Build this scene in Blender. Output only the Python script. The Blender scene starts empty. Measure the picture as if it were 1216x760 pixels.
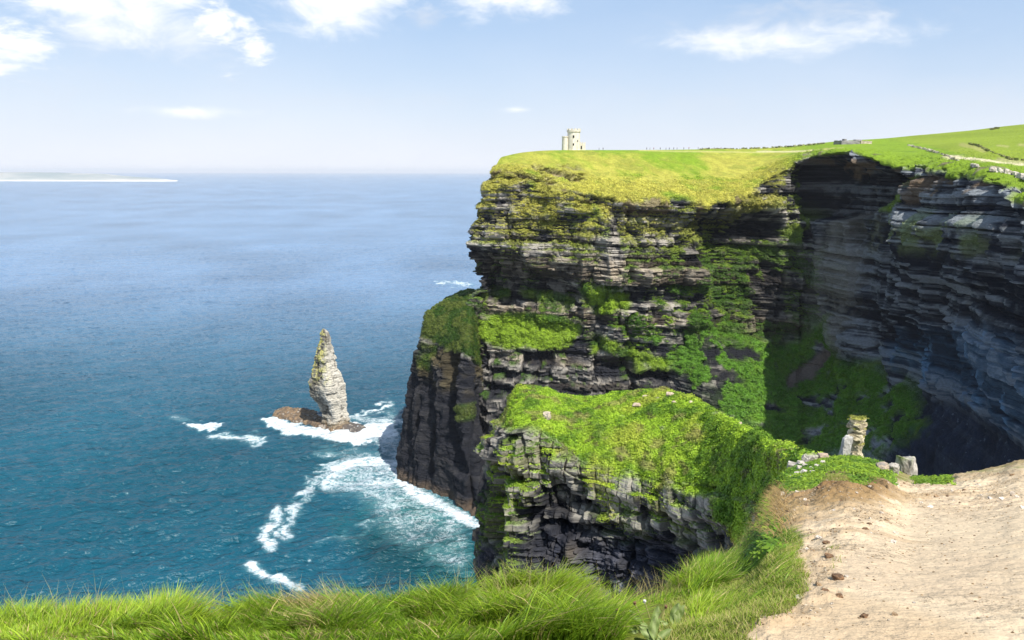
import bpy, math
import numpy as np
from mathutils import Matrix, Vector

# ------------------------------------------------------------------ camera model
F = 954.0; CX = 608.0; CY = 380.0
CAMZ = 170.0
PITCH = math.radians(10.45); ROLL = math.radians(0.12)
SUN_AZ = math.radians(34.0)      # from -Y (behind the camera) towards +X
SUN_EL = math.radians(54.0)
cp, sp = math.cos(PITCH), math.sin(PITCH)
cr, sr = math.cos(ROLL), math.sin(ROLL)

def wp(u, v, Y):
    """world point seen at photo pixel (u,v) at forward distance Y"""
    a = (u - CX) / F; b = (CY - v) / F
    a, b = a * cr - b * sr, a * sr + b * cr
    ry = cp + b * sp; rz = -sp + b * cp
    t = Y / ry
    return np.array([a * t, Y, CAMZ + rz * t])

def wz(u, v, z):
    """world point on the horizontal plane z seen at pixel (u,v)"""
    a = (u - CX) / F; b = (CY - v) / F
    a, b = a * cr - b * sr, a * sr + b * cr
    ry = cp + b * sp; rz = -sp + b * cp
    t = (z - CAMZ) / rz
    return np.array([a * t, ry * t, z])

def px(P):
    P = np.asarray(P, dtype=np.float64)
    X = P[..., 0]; Y = P[..., 1]; Z = P[..., 2] - CAMZ
    fwd = Y * cp - Z * sp
    up = Y * sp + Z * cp
    fwd = np.where(fwd < 0.05, 0.05, fwd)
    a = X / fwd; b = up / fwd
    a, b = a * cr + b * sr, -a * sr + b * cr
    return CX + a * F, CY - b * F

# ------------------------------------------------------------------ noise
def _hash(ix, iy, iz, seed):
    with np.errstate(over='ignore'):
        h = (ix.astype(np.int64) * 374761393 + iy.astype(np.int64) * 668265263 + iz.astype(np.int64) * 2147483647 + seed * 974711)
        h = (h ^ (h >> 13)) * 1274126177
        h = h ^ (h >> 16)
        h = (h * 60493) ^ (h >> 11)
    return (h & 0xFFFFFF).astype(np.float64) / 16777216.0

def h1(i, seed=0):
    i = np.asarray(i); z = np.zeros_like(i)
    return _hash(i, z, z, seed)
def h2(i, j, seed=0):
    return _hash(np.asarray(i), np.asarray(j), np.zeros_like(np.asarray(i)), seed)

def vn(x, y, z, seed=0):
    x, y, z = np.broadcast_arrays(x, y, z)
    fx, fy, fz = np.floor(x), np.floor(y), np.floor(z)
    ix, iy, iz = fx.astype(np.int64), fy.astype(np.int64), fz.astype(np.int64)
    tx, ty, tz = x - fx, y - fy, z - fz
    tx = tx * tx * (3 - 2 * tx); ty = ty * ty * (3 - 2 * ty); tz = tz * tz * (3 - 2 * tz)
    r = 0
    for dx in (0, 1):
        wx = tx if dx else 1 - tx
        for dy in (0, 1):
            wy = ty if dy else 1 - ty
            for dz in (0, 1):
                w = tz if dz else 1 - tz
                r = r + wx * wy * w * _hash(ix + dx, iy + dy, iz + dz, seed)
    return r * 2 - 1

def fbm(x, y, z, seed=0, o=4, g=0.5):
    r = 0; a = 1; s = 0
    for k in range(o):
        r = r + a * vn(x, y, z, seed + k * 13)
        s += a; a *= g
        x = np.asarray(x) * 2.03 + 5.1; y = np.asarray(y) * 2.03 + 1.7; z = np.asarray(z) * 2.03 + 9.2
    return r / s

def sstep(a, b, x):
    t = np.clip((x - a) / (b - a), 0, 1)
    return t * t * (3 - 2 * t)

def polym(U, V, pts, soft=6.0, jit=None):
    """soft mask of a polygon"""
    pts = np.array(pts, float)
    inside = np.zeros(U.shape, bool); d2 = np.full(U.shape, 1e18)
    n = len(pts)
    if jit is not None:
        U = U + jit[0]; V = V + jit[1]
    for i in range(n):
        x1, y1 = pts[i]; x2, y2 = pts[(i + 1) % n]
        c = (y1 > V) != (y2 > V)
        xi = (x2 - x1) * (V - y1) / ((y2 - y1) if y2 != y1 else 1e-9) + x1
        inside ^= c & (U < xi)
        ex, ey = x2 - x1, y2 - y1
        t = np.clip(((U - x1) * ex + (V - y1) * ey) / (ex * ex + ey * ey + 1e-9), 0, 1)
        d2 = np.minimum(d2, (U - x1 - t * ex) ** 2 + (V - y1 - t * ey) ** 2)
    d = np.sqrt(d2) * np.where(inside, 1, -1)
    return sstep(-soft, soft, d)

def linem(U, V, pts, w):
    d2 = np.full(U.shape, 1e18)
    pts = np.array(pts, float)
    for i in range(len(pts) - 1):
        x1, y1 = pts[i]; x2, y2 = pts[i + 1]
        ex, ey = x2 - x1, y2 - y1
        t = np.clip(((U - x1) * ex + (V - y1) * ey) / (ex * ex + ey * ey + 1e-9), 0, 1)
        d2 = np.minimum(d2, (U - x1 - t * ex) ** 2 + (V - y1 - t * ey) ** 2)
    return np.exp(-d2 / (w * w))

# ------------------------------------------------------------------ surfaces
def pchip(P, segs):
    """monotone cubic resample along axis 0; segs = samples per interval"""
    n = P.shape[0]
    d = P[1:] - P[:-1]
    m = np.zeros_like(P)
    m[0] = d[0]; m[-1] = d[-1]
    a, b = d[:-1], d[1:]
    with np.errstate(divide='ignore', invalid='ignore'):
        hm = 2 * a * b / (a + b)
    m[1:-1] = np.where(a * b > 0, hm, 0)
    out = []
    for i in range(n - 1):
        t = np.arange(segs[i]) / segs[i]
        if i == n - 2: t = np.append(t, 1.0)
        t = t.reshape((-1,) + (1,) * (P.ndim - 1))
        out.append((2*t**3 - 3*t**2 + 1) * P[i] + (t**3 - 2*t**2 + t) * m[i] + (-2*t**3 + 3*t**2) * P[i+1] + (t**3 - t**2) * m[i+1])
    return np.concatenate(out, 0)

def surf(P, rseg, cseg):
    S = pchip(np.asarray(P, float), rseg)
    return np.swapaxes(pchip(np.swapaxes(S, 0, 1), cseg), 0, 1)

def gnorm(P):
    du = np.gradient(P, axis=1); dv = np.gradient(P, axis=0)
    n = np.cross(du, dv)
    l = np.linalg.norm(n, axis=-1, keepdims=True); l[l == 0] = 1
    return n / l

def new_obj(name, me, mat, parent=None):
    o = bpy.data.objects.new(name, me); bpy.context.scene.collection.objects.link(o)
    if mat is not None: me.materials.append(mat)
    if parent is not None: o.parent = parent
    return o

def raw_mesh(name, V, Q, col=None, smooth=False, k=4):
    me = bpy.data.meshes.new(name)
    V = np.ascontiguousarray(V.reshape(-1, 3), dtype=np.float32); Q = np.ascontiguousarray(Q.reshape(-1, k), dtype=np.int32)
    me.vertices.add(len(V)); me.vertices.foreach_set('co', V.ravel())
    me.loops.add(Q.size); me.loops.foreach_set('vertex_index', Q.ravel())
    me.polygons.add(len(Q))
    me.polygons.foreach_set('loop_start', np.arange(0, Q.size, k, dtype=np.int32))
    me.polygons.foreach_set('use_smooth', np.full(len(Q), smooth))
    if col is not None:
        c = me.color_attributes.new('Col', 'FLOAT_COLOR', 'POINT')
        C = np.ones((len(V), 4), np.float32); C[:, :3] = np.clip(col.reshape(-1, 3), 0, 1)
        c.data.foreach_set('color', C.ravel())
    me.update(calc_edges=True)
    return me

def grid_quads(R, C):
    i = np.arange(R * C).reshape(R, C)
    return np.stack([i[:-1, :-1], i[:-1, 1:], i[1:, 1:], i[1:, :-1]], -1).reshape(-1, 4)

def grid_mesh(name, P, col, mat, smooth=False, parent=None, extra=None):
    R, C = P.shape[:2]
    me = raw_mesh(name, P, grid_quads(R, C), col, smooth)
    if extra:
        for k, v in extra.items():
            at = me.attributes.new(k, 'FLOAT', 'POINT'); at.data.foreach_set('value', np.ascontiguousarray(v, np.float32).ravel())
    return new_obj(name, me, mat, parent)

def tag(o, label=None, cat=None, group=None, kind=None):
    if label: o['label'] = label
    if cat: o['category'] = cat
    if group: o['group'] = group
    if kind: o['kind'] = kind
    return o

def empty(name, loc, rz=0):
    o = bpy.data.objects.new(name, None); bpy.context.scene.collection.objects.link(o)
    o.location = loc; o.rotation_euler = (0, 0, rz); o.empty_display_size = 0.1
    return o

# ------------------------------------------------------------------ materials
def nodes(name):
    m = bpy.data.materials.new(name); m.use_nodes = True
    nt = m.node_tree; nt.nodes.clear()
    return m, nt
def nd(nt, t, **kw):
    n = nt.nodes.new(t)
    for k, v in kw.items():
        if k.startswith('i_'):
            n.inputs[k[2:].replace('_', ' ')].default_value = v
        else: setattr(n, k, v)
    return n
def mathn(nt, op, a, b=None, c=None, clamp=False):
    n = nt.nodes.new('ShaderNodeMath'); n.operation = op; n.use_clamp = clamp
    for i, x in enumerate((a, b, c)):
        if x is None: continue
        if isinstance(x, (int, float)): n.inputs[i].default_value = x
        else: nt.links.new(x, n.inputs[i])
    return n.outputs[0]

def mat_vcol(name, rough=0.9, nscale=3.0, namt=0.25, bscale=(2.0,), bdist=(0.1,), spec=0.2, trans=0.0, objtex=True, stretch=(1,1,1), cracks=0.0):
    """vertex colour x fine noise, with bump"""
    m, nt = nodes(name); L = nt.links.new
    out = nd(nt, 'ShaderNodeOutputMaterial'); bs = nd(nt, 'ShaderNodeBsdfPrincipled')
    bs.inputs['Roughness'].default_value = rough
    bs.inputs['Specular IOR Level'].default_value = spec
    att = nd(nt, 'ShaderNodeAttribute', attribute_name='Col')
    tc = nd(nt, 'ShaderNodeTexCoord'); mp = nd(nt, 'ShaderNodeMapping'); mp.inputs['Scale'].default_value = stretch
    L(tc.outputs['Object'], mp.inputs['Vector'])
    nz = nd(nt, 'ShaderNodeTexNoise', i_Scale=nscale, i_Detail=4.0, i_Roughness=0.65)
    L(mp.outputs[0], nz.inputs['Vector'])
    f = mathn(nt, 'MULTIPLY_ADD', nz.outputs['Fac'], 2 * namt * 2, 1 - 2 * namt)
    if cracks:
        mp2 = nd(nt, 'ShaderNodeMapping'); mp2.inputs['Scale'].default_value = (1, 1.0, 1); L(tc.outputs['Object'], mp2.inputs['Vector'])
        a1 = nd(nt, 'ShaderNodeTexNoise', i_Scale=3.2, i_Detail=6.0, i_Roughness=.7, i_Distortion=.6); L(mp2.outputs[0], a1.inputs['Vector'])
        a2 = nd(nt, 'ShaderNodeTexNoise', i_Scale=1.1, i_Detail=3.0); L(mp2.outputs[0], a2.inputs['Vector'])
        ln = mathn(nt, 'SUBTRACT', 1.0, mathn(nt, 'MULTIPLY', mathn(nt, 'ABSOLUTE', mathn(nt, 'SUBTRACT', a1.outputs['Fac'], .5)), 55), clamp=True)
        ms = mathn(nt, 'MULTIPLY_ADD', a2.outputs['Fac'], 6, -3.0, clamp=True)
        sp_ = nd(nt, 'ShaderNodeTexNoise', i_Scale=38.0, i_Detail=3.0); L(mp2.outputs[0], sp_.inputs['Vector'])
        fl = mathn(nt, 'MULTIPLY_ADD', sp_.outputs['Fac'], 14, -9.6, clamp=True)
        dk_ = mathn(nt, 'MAXIMUM', mathn(nt, 'MULTIPLY', ln, ms), mathn(nt, 'MULTIPLY', fl, ms))
        f = mathn(nt, 'MULTIPLY', f, mathn(nt, 'MULTIPLY_ADD', dk_, -cracks, 1.0))
    vm = nt.nodes.new('ShaderNodeVectorMath'); vm.operation = 'SCALE'
    L(att.outputs['Color'], vm.inputs[0]); L(f, vm.inputs['Scale'])
    L(vm.outputs[0], bs.inputs['Base Color'])
    prev = None
    for s, d in zip(bscale, bdist):
        n2 = nd(nt, 'ShaderNodeTexNoise', i_Scale=s, i_Detail=5.0, i_Roughness=0.6)
        L(mp.outputs[0], n2.inputs['Vector'])
        b = nd(nt, 'ShaderNodeBump', i_Strength=1.0, i_Distance=d)
        L(n2.outputs['Fac'], b.inputs['Height'])
        if prev is not None: L(prev.outputs[0], b.inputs['Normal'])
        prev = b
    if prev is not None: L(prev.outputs[0], bs.inputs['Normal'])
    if trans > 0:
        tr = nd(nt, 'ShaderNodeBsdfTranslucent'); mx = nd(nt, 'ShaderNodeMixShader'); mx.inputs[0].default_value = trans
        L(vm.outputs[0], tr.inputs['Color']); L(bs.outputs[0], mx.inputs[1]); L(tr.outputs[0], mx.inputs[2]); L(mx.outputs[0], out.inputs[0])
    else:
        L(bs.outputs[0], out.inputs[0])
    return m

M_CLIFF = mat_vcol('cliff_rock', 0.92, 0.9, 0.35, (0.5, 2.0), (0.8, 0.25), 0.15, stretch=(1, 1, 3.2))
M_NEAR = mat_vcol('promontory_rock', 0.9, 3.5, 0.32, (2.5, 9.0), (0.12, 0.03), 0.2, stretch=(1, 1, 1.6))
M_STACK = mat_vcol('stack_rock', 0.9, 0.6, 0.30, (0.4, 1.6), (0.9, 0.3), 0.15, stretch=(1, 1, 1.8))
M_GROUND = mat_vcol('earth', 0.95, 18.0, 0.10, (6.0, 45.0), (0.05, 0.007), 0.1, cracks=.8)
M_LEAF = mat_vcol('leaves', 0.55, 4.0, 0.10, (), (), 0.25, trans=0.25)
M_GRASS = mat_vcol('grass_blades', 0.5, 4.0, 0.05, (), (), 0.3, trans=0.38)
M_STONE = mat_vcol('weathered_stone', 0.9, 9.0, 0.30, (6.0, 30.0), (0.05, 0.012), 0.2)
M_FARSTONE = mat_vcol('masonry', 0.9, 0.8, 0.18, (0.9,), (0.15,), 0.1)

# palette (real-world base colours)
def C(*a): return np.array(a, float)
DARK = C(.014, .015, .020); GREY = C(.105, .10, .095); LIGHT = C(.40, .37, .32); BUFF = C(.34, .25, .135); BLUE = C(.085, .14, .18)
GR_Y = C(.34, .325, .055); GR_L = C(.175, .27, .018); GR_D = C(.045, .105, .009); SOIL = C(.15, .105, .062); STRAW = C(.46, .36, .17)
SAND = C(.565, .45, .305)

def mixc(a, b, t): return a + (b - a) * t[..., None]

# ------------------------------------------------------------------ strata
def strata(s, z, T, B, amp, seed, crack=0.0, warp=0.35):
    w = fbm(s / (B * 6), z / (T * 5), s * 0 + seed, seed, 3)
    zz = z / T + warp * w + 0.45 * vn(z / (T * 2.3), s * 0, s * 0, seed + 3)
    i = np.floor(zz); fz = zz - i
    bw = B * (0.45 + 1.3 * h1(i, seed + 1))
    q = s / bw + h1(i, seed + 2) * 37 + 0.12 * vn(s / B * 2, z / T * 1.5, s * 0, seed + 9)
    j = np.floor(q); fq = q - j
    hl = h1(i, seed + 5); hc = h2(i, j, seed + 6)
    off = amp * (0.75 * (hl - 0.5) + 1.0 * (hc - 0.5))
    if crack:
        e = np.minimum(fq, 1 - fq) * bw
        off = off - amp * crack * np.exp(-(e / (0.05 * B)) ** 2)
        ez = np.minimum(fz, 1 - fz) * T
        off = off - amp * crack * 0.8 * np.exp(-(ez / (0.09 * T)) ** 2)
    return off, hl, hc

def arcs(P, row):
    q = P[row]; d = np.linalg.norm(np.diff(q[:, :2], axis=0), axis=1)
    return np.concatenate([[0], np.cumsum(d)])[None, :] * np.ones((P.shape[0], 1))

# ================================================================== HEADLAND CLIFF
def build_main():
    # rows: sea, ledge bottom, ledge top, upper, rim, skyline, back
    T = [
     # u_sea,Y | B | T | N | R | S
     [(610, None, 520), (600, 415, 520), (600, 372, 520), (600, 285, 520), (625, 196, 520), (640, 186, 540)],
     [(566, None, 412), (563, 415, 430), (558, 372, 438), (560, 285, 441), (583, 206, 447), (598, 186, 470)],
     [(600, None, 404), (598, 418, 424), (596, 374, 437), (596, 288, 431), (606, 206, 438), (622, 181, 482)],
     [(650, None, 402), (650, 418, 421), (648, 378, 434), (650, 288, 426), (652, 222, 430), (655, 178.5, 498)],
     [(690, None, 404), (690, 424, 423), (690, 396, 429), (690, 292, 425), (697, 236, 428), (690, 178.2, 508)],
     [(740, None, 404), (740, 440, 421), (740, 424, 424), (740, 300, 424), (740, 241, 430), (740, 178.2, 520)],
     [(790, None, 402), (790, 442, 421), (790, 424, 428), (790, 300, 430), (790, 245, 431), (790, 178, 545)],
     [(840, None, 394), (840, 492, 400), (842, 392, 432), (840, 300, 440), (842, 248, 438), (840, 177.3, 565)],
     [(885, None, 380), (885, 520, 386), (880, 384, 446), (880, 300, 454), (884, 236, 452), (885, 177, 585)],
     [(930, None, 366), (930, 538, 372), (932, 398, 450), (930, 290, 462), (930, 203, 470), (930, 174.5, 600)],
     [(965, None, 360), (962, 545, 366), (968, 418, 440), (962, 282, 466), (962, 187, 472), (962, 171.5, 615)],
     [(1005, None, 345), (1005, 545, 352), (1004, 436, 412), (1000, 290, 435), (1002, 183, 442), (1000, 168, 630)],
     [(1060, None, 318), (1060, 542, 326), (1052, 442, 380), (1050, 292, 398), (1048, 195, 406), (1045, 165.5, 655)],
     [(1100, None, 292), (1102, 535, 300), (1092, 462, 340), (1090, 302, 356), (1088, 208, 366), (1090, 161.5, 690)],
     [(1160, None, 248), (1162, 570, 258), (1152, 486, 288), (1150, 304, 304), (1150, 212, 316), (1150, 156.5, 760)],
     [(1235, None, 205), (1240, 610, 213), (1222, 512, 233), (1216, 322, 250), (1216, 240, 262), (1216, 149.3, 820)],
     [(1340, None, 165), (1340, 690, 170), (1310, 560, 190), (1300, 352, 206), (1300, 268, 216), (1300, 143, 830)],
     [(1560, None, 125), (1560, 800, 128), (1520, 640, 142), (1500, 430, 150), (1500, 330, 160), (1500, 120, 840)],
    ]
    cols = []
    for c in T:
        pts = []
        (ub, vb, yb) = c[1]
        B = wp(ub, vb, yb)
        s0 = B.copy(); s0[1] = c[0][2]; s0[2] = -4.0; s0[0] = B[0] * (s0[1] / B[1]) if c is not T[0] else B[0]
        pts.append(s0)
        for (u, v, y) in c[1:]: pts.append(wp(u, v, y))
        S = pts[-1]
        R = pts[-2]
        # a point halfway over the brow so the turf rolls over
        Mx = R + (S - R) * 0.42; Mx[2] += 0.10 * abs(S[2] - R[2])
        k1 = S.copy(); k1[0] *= 1.25; k1[1] *= 1.25; k1[2] -= 1.0
        k2 = S.copy(); k2[0] *= 2.2; k2[1] *= 2.2; k2[2] -= 25
        if c[5][0] < 660: k1[0] = S[0] + 25; k2[0] = S[0] + 220; 
        pts = pts[:-1] + [Mx, S, k1, k2]
        cols.append(pts)
    P = np.array(cols).swapaxes(0, 1)           # rows x cols
    rseg = [70, 190, 250, 230, 110, 60, 12, 8]
    cseg = [16, 50, 65, 52, 65, 65, 65, 60, 60, 48, 55, 70, 55, 75, 80, 60, 40]
    S = surf(P, rseg, cseg)
    R_, C_ = S.shape[:2]
    rows = np.arange(R_)[:, None] * np.ones((1, C_))
    r_rim = sum(rseg[:4]); r_sky = sum(rseg[:6])
    s = arcs(S, sum(rseg[:3]))
    z = S[..., 2]
    N = gnorm(S)
    Nh = N.copy(); Nh[..., 2] *= 0.25; Nh /= np.linalg.norm(Nh, axis=-1, keepdims=True) + 1e-9
    if np.mean(Nh[100:300, 200:600, 1]) > 0: N = -N; Nh = -Nh
    U, V = px(S)
    X, Y, Z = S[..., 0], S[..., 1], S[..., 2]
    j1 = fbm(X / 22, Y / 22, Z / 22, 3, 4) ; j2 = fbm(X / 9, Y / 9, Z / 9, 11, 3); j3 = fbm(X / 3.2, Y / 3.2, Z / 3.2, 17, 3)
    jit = (j1 * 12 + j2 * 9, j2 * 7 + j3 * 5)
    jits = (j2 * 5 + j3 * 4, j3 * 4 + j1 * 3)
    # rim line made uneven
    rimf = rows + 38 * j1 + 26 * j2 + 12 * j3
    rock = 1 - sstep(r_rim - 8, r_rim + 10, rimf)
    grass_top = 1 - rock
    below = sstep(0, 25, r_rim - rimf)
    # ---- strata displacement; dip a little towards the sea on the left
    zd = z + 0.055 * X + 2.0 * vn(s / 60, z / 40, z * 0, 77)
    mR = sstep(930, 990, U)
    def stratab(m, s, z, T, B, amp, seed, crack):
        A = strata(s, z, T, B, amp, seed, crack); Q = strata(s, z, T, B * 4.5, amp * .75, seed, crack * .6)
        return tuple(a + (b - a) * m for a, b in zip(A, Q))
    o1, l1, c1 = stratab(mR, s, zd, 11.0, 32, 5.6, 101, 0.25)
    o2, l2, c2 = stratab(mR, s, zd, 4.4, 15, 2.6, 202, 0.35)
    o3, l3, c3 = stratab(mR, s, zd, 1.8, 7, 1.5, 303, 0.35)
    o4, l4, c4 = stratab(mR, s, zd, 0.85, 3.6, 0.7, 404, 0.0)
    big = fbm(s / 45, z / 70, z * 0, 31, 3) * 6.0 + (1 - np.abs(vn(s / 17, z / 55, z * 0, 37))) ** 3 * 4.0 - 2.0
    talus = polym(U, V, [(770, 405), (850, 380), (935, 410), (985, 378), (1000, 430), (1040, 432), (1085, 462), (1098, 505), (1050, 540), (960, 545), (900, 528), (830, 488)], 12, jits)
    smoothlow = polym(U, V, [(1090, 470), (1150, 480), (1230, 540), (1300, 700), (1080, 640), (1060, 545)], 16, jits)
    rk = rock * (1 - 0.62 * talus) * (1 - 0.97 * smoothlow)
    D = rk * (o1 + o2 + o3 + o4 + big) + rk * (j3 * 0.35)
    fj = (j1 * 22 + j2 * 16, 0); fam = sstep(-.35, .25, j1 + j2)
    D += smoothlow * (1.3 * j2 + .8 * j3 + .4 * fbm(X / 1.2, Y / 1.2, Z / 1.2, 19, 2))
    # features
    under = polym(U, V, [(725, 250), (790, 252), (850, 256), (905, 250), (925, 262), (925, 330), (850, 345), (830, 300), (730, 285)], 9, jits)
    D -= 6.5 * under * rock
    gully = polym(U, V, [(832, 255), (925, 258), (915, 330), (925, 400), (850, 400), (842, 330)], 9, jits)
    D -= 7.0 * gully * rock
    bay = polym(U, V, [(946, 196), (978, 186), (1000, 196), (1040, 204), (1082, 214), (1040, 244), (1012, 258), (955, 262), (940, 225)], 5, jits)
    D -= 12.0 * bay * rock
    but = polym(U, V, [(1086, 214), (1150, 212), (1185, 236), (1200, 300), (1180, 345), (1100, 330), (1078, 290)], 7, jits)
    D += 4.5 * but * rock
    rel = vn(s / 16, z / 60, z * 0, 61); D += mR * rk * (sstep(-.08, .08, rel) - .5) * 4.5
    rel2 = vn(s / 6.5, z / 25, z * 0, 62); D += mR * rk * (sstep(-.1, .1, rel2) - .5) * 2.6
    bay2 = polym(U, V, [(1100, 208), (1140, 208), (1180, 228), (1216, 245), (1216, 262), (1100, 262), (1082, 240)], 5, jits)
    D -= 4.0 * bay2 * rock
    notch = polym(U, V, [(560, 300), (610, 305), (650, 330), (690, 352), (670, 368), (600, 362), (556, 345)], 7, jits)
    D -= 7.5 * notch * rock
    notch2 = polym(U, V, [(620, 200), (655, 196), (690, 200), (700, 214), (650, 222), (612, 216)], 5, jits)
    nk = notch2 * sstep(-.25, .15, j2 + .4 * j3)
    D -= 4.5 * nk
    # vertical fissures
    for (pl, w, a) in [([(700, 240), (706, 300), (700, 360), (712, 440)], 4, 6), ([(755, 250), (750, 330), (760, 470)], 4, 6), ([(1012, 250), (1016, 330), (1010, 430)], 5, 6),
                       ([(1062, 262), (1070, 340), (1060, 440)], 4, 4), ([(945, 300), (952, 400)], 4, 6), ([(1150, 300), (1165, 480)], 4, 3), ([(590, 380), (586, 470)], 3, 4), ([(640, 380), (646, 470)], 3, 4)]:
        D -= a * linem(U + fj[0], V, pl, w) * rock * fam
    # overhang of the lowest lit tier
    D -= 5.0 * polym(U, V, [(570, 418), (690, 420), (800, 445), (800, 458), (690, 436), (570, 432)], 4, jits) * rock
    # brow lumps on the turf
    brow = grass_top * (1 - sstep(r_rim + 30, r_rim + 110, rimf))
    S2 = S + Nh * D[..., None]
    S2 = S2 + N * (brow * (1.6 * j2 + 1.0 * np.abs(j3) * 1.2))[..., None]
    S2[..., 2] += grass_top * (1 - brow) * (j2 * 0.35 + j3 * 0.15) * sstep(r_sky + 2, r_sky - 30, rows)
    N2 = gnorm(S2)
    if np.mean(N2[..., 2][r_rim + 40:r_sky]) < 0: N2 = -N2
    nz = N2[..., 2]
    # ---- vegetation masks
    U2, V2 = U, V
    veg = np.zeros(U.shape); dk = np.zeros(U.shape)
    def addv(pts, soft=5, amt=1.0, jj=jit):
        nonlocal veg
        veg = np.maximum(veg, amt * polym(U2, V2, pts, soft, jj))
    addv([(567, 378), (600, 372), (660, 374), (690, 388), (684, 408), (650, 416), (585, 413), (566, 398)], 3, 1.0, (j3 * 3, j3 * 3))
    patch = sstep(0.06, 0.24, j2 * 0.75 + j1 * 0.5 + 0.45 * (nz - 0.3) + 0.35 * j3)
    veg = np.maximum(veg, patch * polym(U2, V2, [(690, 335), (740, 322), (800, 340), (850, 330), (870, 400), (830, 395), (808, 440), (740, 420), (700, 380)], 12, jit))
    veg = np.maximum(veg, patch * 0.9 * polym(U2, V2, [(735, 262), (800, 268), (900, 265), (925, 300), (900, 400), (850, 400), (830, 330), (740, 305)], 12, jit) * sstep(.0, .25, j2 + .5 * nz - .12))
    veg = np.maximum(veg, sstep(-.25, 0.25, j2 + 0.5 * nz - .1) * polym(U2, V2, [(590, 206), (640, 215), (695, 240), (725, 250), (715, 285), (650, 262), (600, 262), (566, 250)], 6, jit))
    veg = np.maximum(veg, sstep(0.0, 0.3, j2 * .7 + 0.6 * nz - .25) * polym(U2, V2, [(562, 262), (680, 262), (720, 290), (700, 330), (563, 300)], 8, jit) * 0.9)
    veg = np.maximum(veg, sstep(-.1, 0.2, j2) * polym(U2, V2, [(860, 225), (935, 200), (958, 250), (968, 290), (925, 290), (890, 262)], 8, jit) * 0.85)
    veg = np.maximum(veg, sstep(.0, 0.25, j2 + .3 * nz - .05) * polym(U2, V2, [(880, 290), (975, 290), (985, 400), (900, 400)], 10, jit) * 0.6)
    addv([(700, 400), (730, 402), (740, 412), (805, 425), (800, 438), (700, 418)], 4, 0.95)
    addv([(690, 345), (712, 338), (745, 350), (742, 366), (700, 374)], 4, 1.0)
    midz = np.maximum(gully, polym(U2, V2, [(815, 262), (930, 262), (935, 400), (900, 470), (840, 490), (800, 440), (812, 380)], 10, jits))
    veg *= 1 - .95 * midz * (1 - sstep(.08, .24, j2 + .35 * nz + .4 * j3))
    tal = talus * sstep(-0.42, -0.02, j2 + 0.5 * j1 + .3 * j3) * (1 - .9 * sstep(905, 860, U2 + 12 * j1) * sstep(.12, -.02, j2 + .4 * j3))
    veg = np.maximum(veg, tal)
    veg = np.maximum(veg, 0.9 * polym(U2, V2, [(570, 346), (610, 348), (655, 352), (680, 360), (670, 366), (570, 354)], 3, jits) * sstep(-.3, .1, j2))
    veg = np.maximum(veg, polym(U2, V2, [(1078, 212), (1092, 206), (1060, 238), (1046, 250), (1036, 248)], 4, jits))
    veg = np.maximum(veg, sstep(0.0, 0.3, j2 + 0.1) * polym(U2, V2, [(1060, 262), (1090, 250), (1180, 262), (1190, 300), (1100, 300), (1050, 290)], 10, jit) * 0.35)
    # any flat ledge higher up keeps a little turf
    veg = np.maximum(veg, rock * sstep(0.6, 0.85, nz) * sstep(0.05, 0.3, j2 + 0.2 * (Z - 60) / 60) * (U < 960) * 0.9)
    scree = polym(U2, V2, [(935, 448), (975, 414), (990, 418), (960, 452), (940, 462)], 4, jits)
    veg *= (1 - scree)
    soil = polym(U2, V2, [(960, 188), (980, 182), (1010, 188), (1085, 208), (1078, 214), (1010, 199), (985, 215), (975, 205)], 3, jits) * sstep(-.3, .2, j3)
    soil = np.maximum(soil, nk)
    soil = np.maximum(soil, polym(U2, V2, [(1086, 214), (1100, 206), (1120, 212), (1100, 232), (1080, 246)], 5, jits))
    soil = np.maximum(soil, sstep(0.12, 0.32, j2 + 0.3 * j3 - 0.35 * sstep(r_rim - 10, r_rim + 60, rimf)) * (np.abs(rimf - r_rim) < 55))
    # ---- colour
    t = 0.34 * c1 + 0.33 * c2 + 0.3 * l3 + 0.28 * c3 + 0.30 * j3 + 0.22 * c4 + mR * (.30 * l2 + .25 * l4 - .12)
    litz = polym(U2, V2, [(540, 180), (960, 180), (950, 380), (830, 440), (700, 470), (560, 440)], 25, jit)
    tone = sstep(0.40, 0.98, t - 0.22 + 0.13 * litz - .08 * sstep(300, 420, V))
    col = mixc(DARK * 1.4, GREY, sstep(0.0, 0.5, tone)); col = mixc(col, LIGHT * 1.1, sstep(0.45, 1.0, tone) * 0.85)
    buff = sstep(0.45, 0.9, l1 * 0.5 + l2 * 0.4 + j2 * 0.5 + 0.25)
    buffz = polym(U2, V2, [(560, 262), (700, 270), (840, 300), (1000, 360), (980, 420), (700, 470), (560, 430)], 25, jit)
    col = mixc(col, BUFF * (0.35 + tone[..., None] * 0.9), buff * buffz * 0.38)
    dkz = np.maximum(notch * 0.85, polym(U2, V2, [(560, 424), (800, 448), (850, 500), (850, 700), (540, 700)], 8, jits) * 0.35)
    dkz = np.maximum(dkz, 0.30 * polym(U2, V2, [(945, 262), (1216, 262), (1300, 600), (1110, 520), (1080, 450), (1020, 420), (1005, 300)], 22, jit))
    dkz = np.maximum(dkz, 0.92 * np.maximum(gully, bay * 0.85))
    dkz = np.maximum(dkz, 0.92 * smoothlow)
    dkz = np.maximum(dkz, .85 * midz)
    col = mixc(col, col * 0.38 + DARK * 0.25, dkz)  # mixes the shade of the notch and gully into the rock colour
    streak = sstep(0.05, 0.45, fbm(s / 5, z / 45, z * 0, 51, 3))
    bl = polym(U2, V2, [(1080, 400), (1150, 385), (1216, 400), (1300, 480), (1300, 560), (1216, 520), (1140, 470), (1080, 445), (1050, 420)], 14, jit) * (0.35 + 0.65 * streak)
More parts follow.
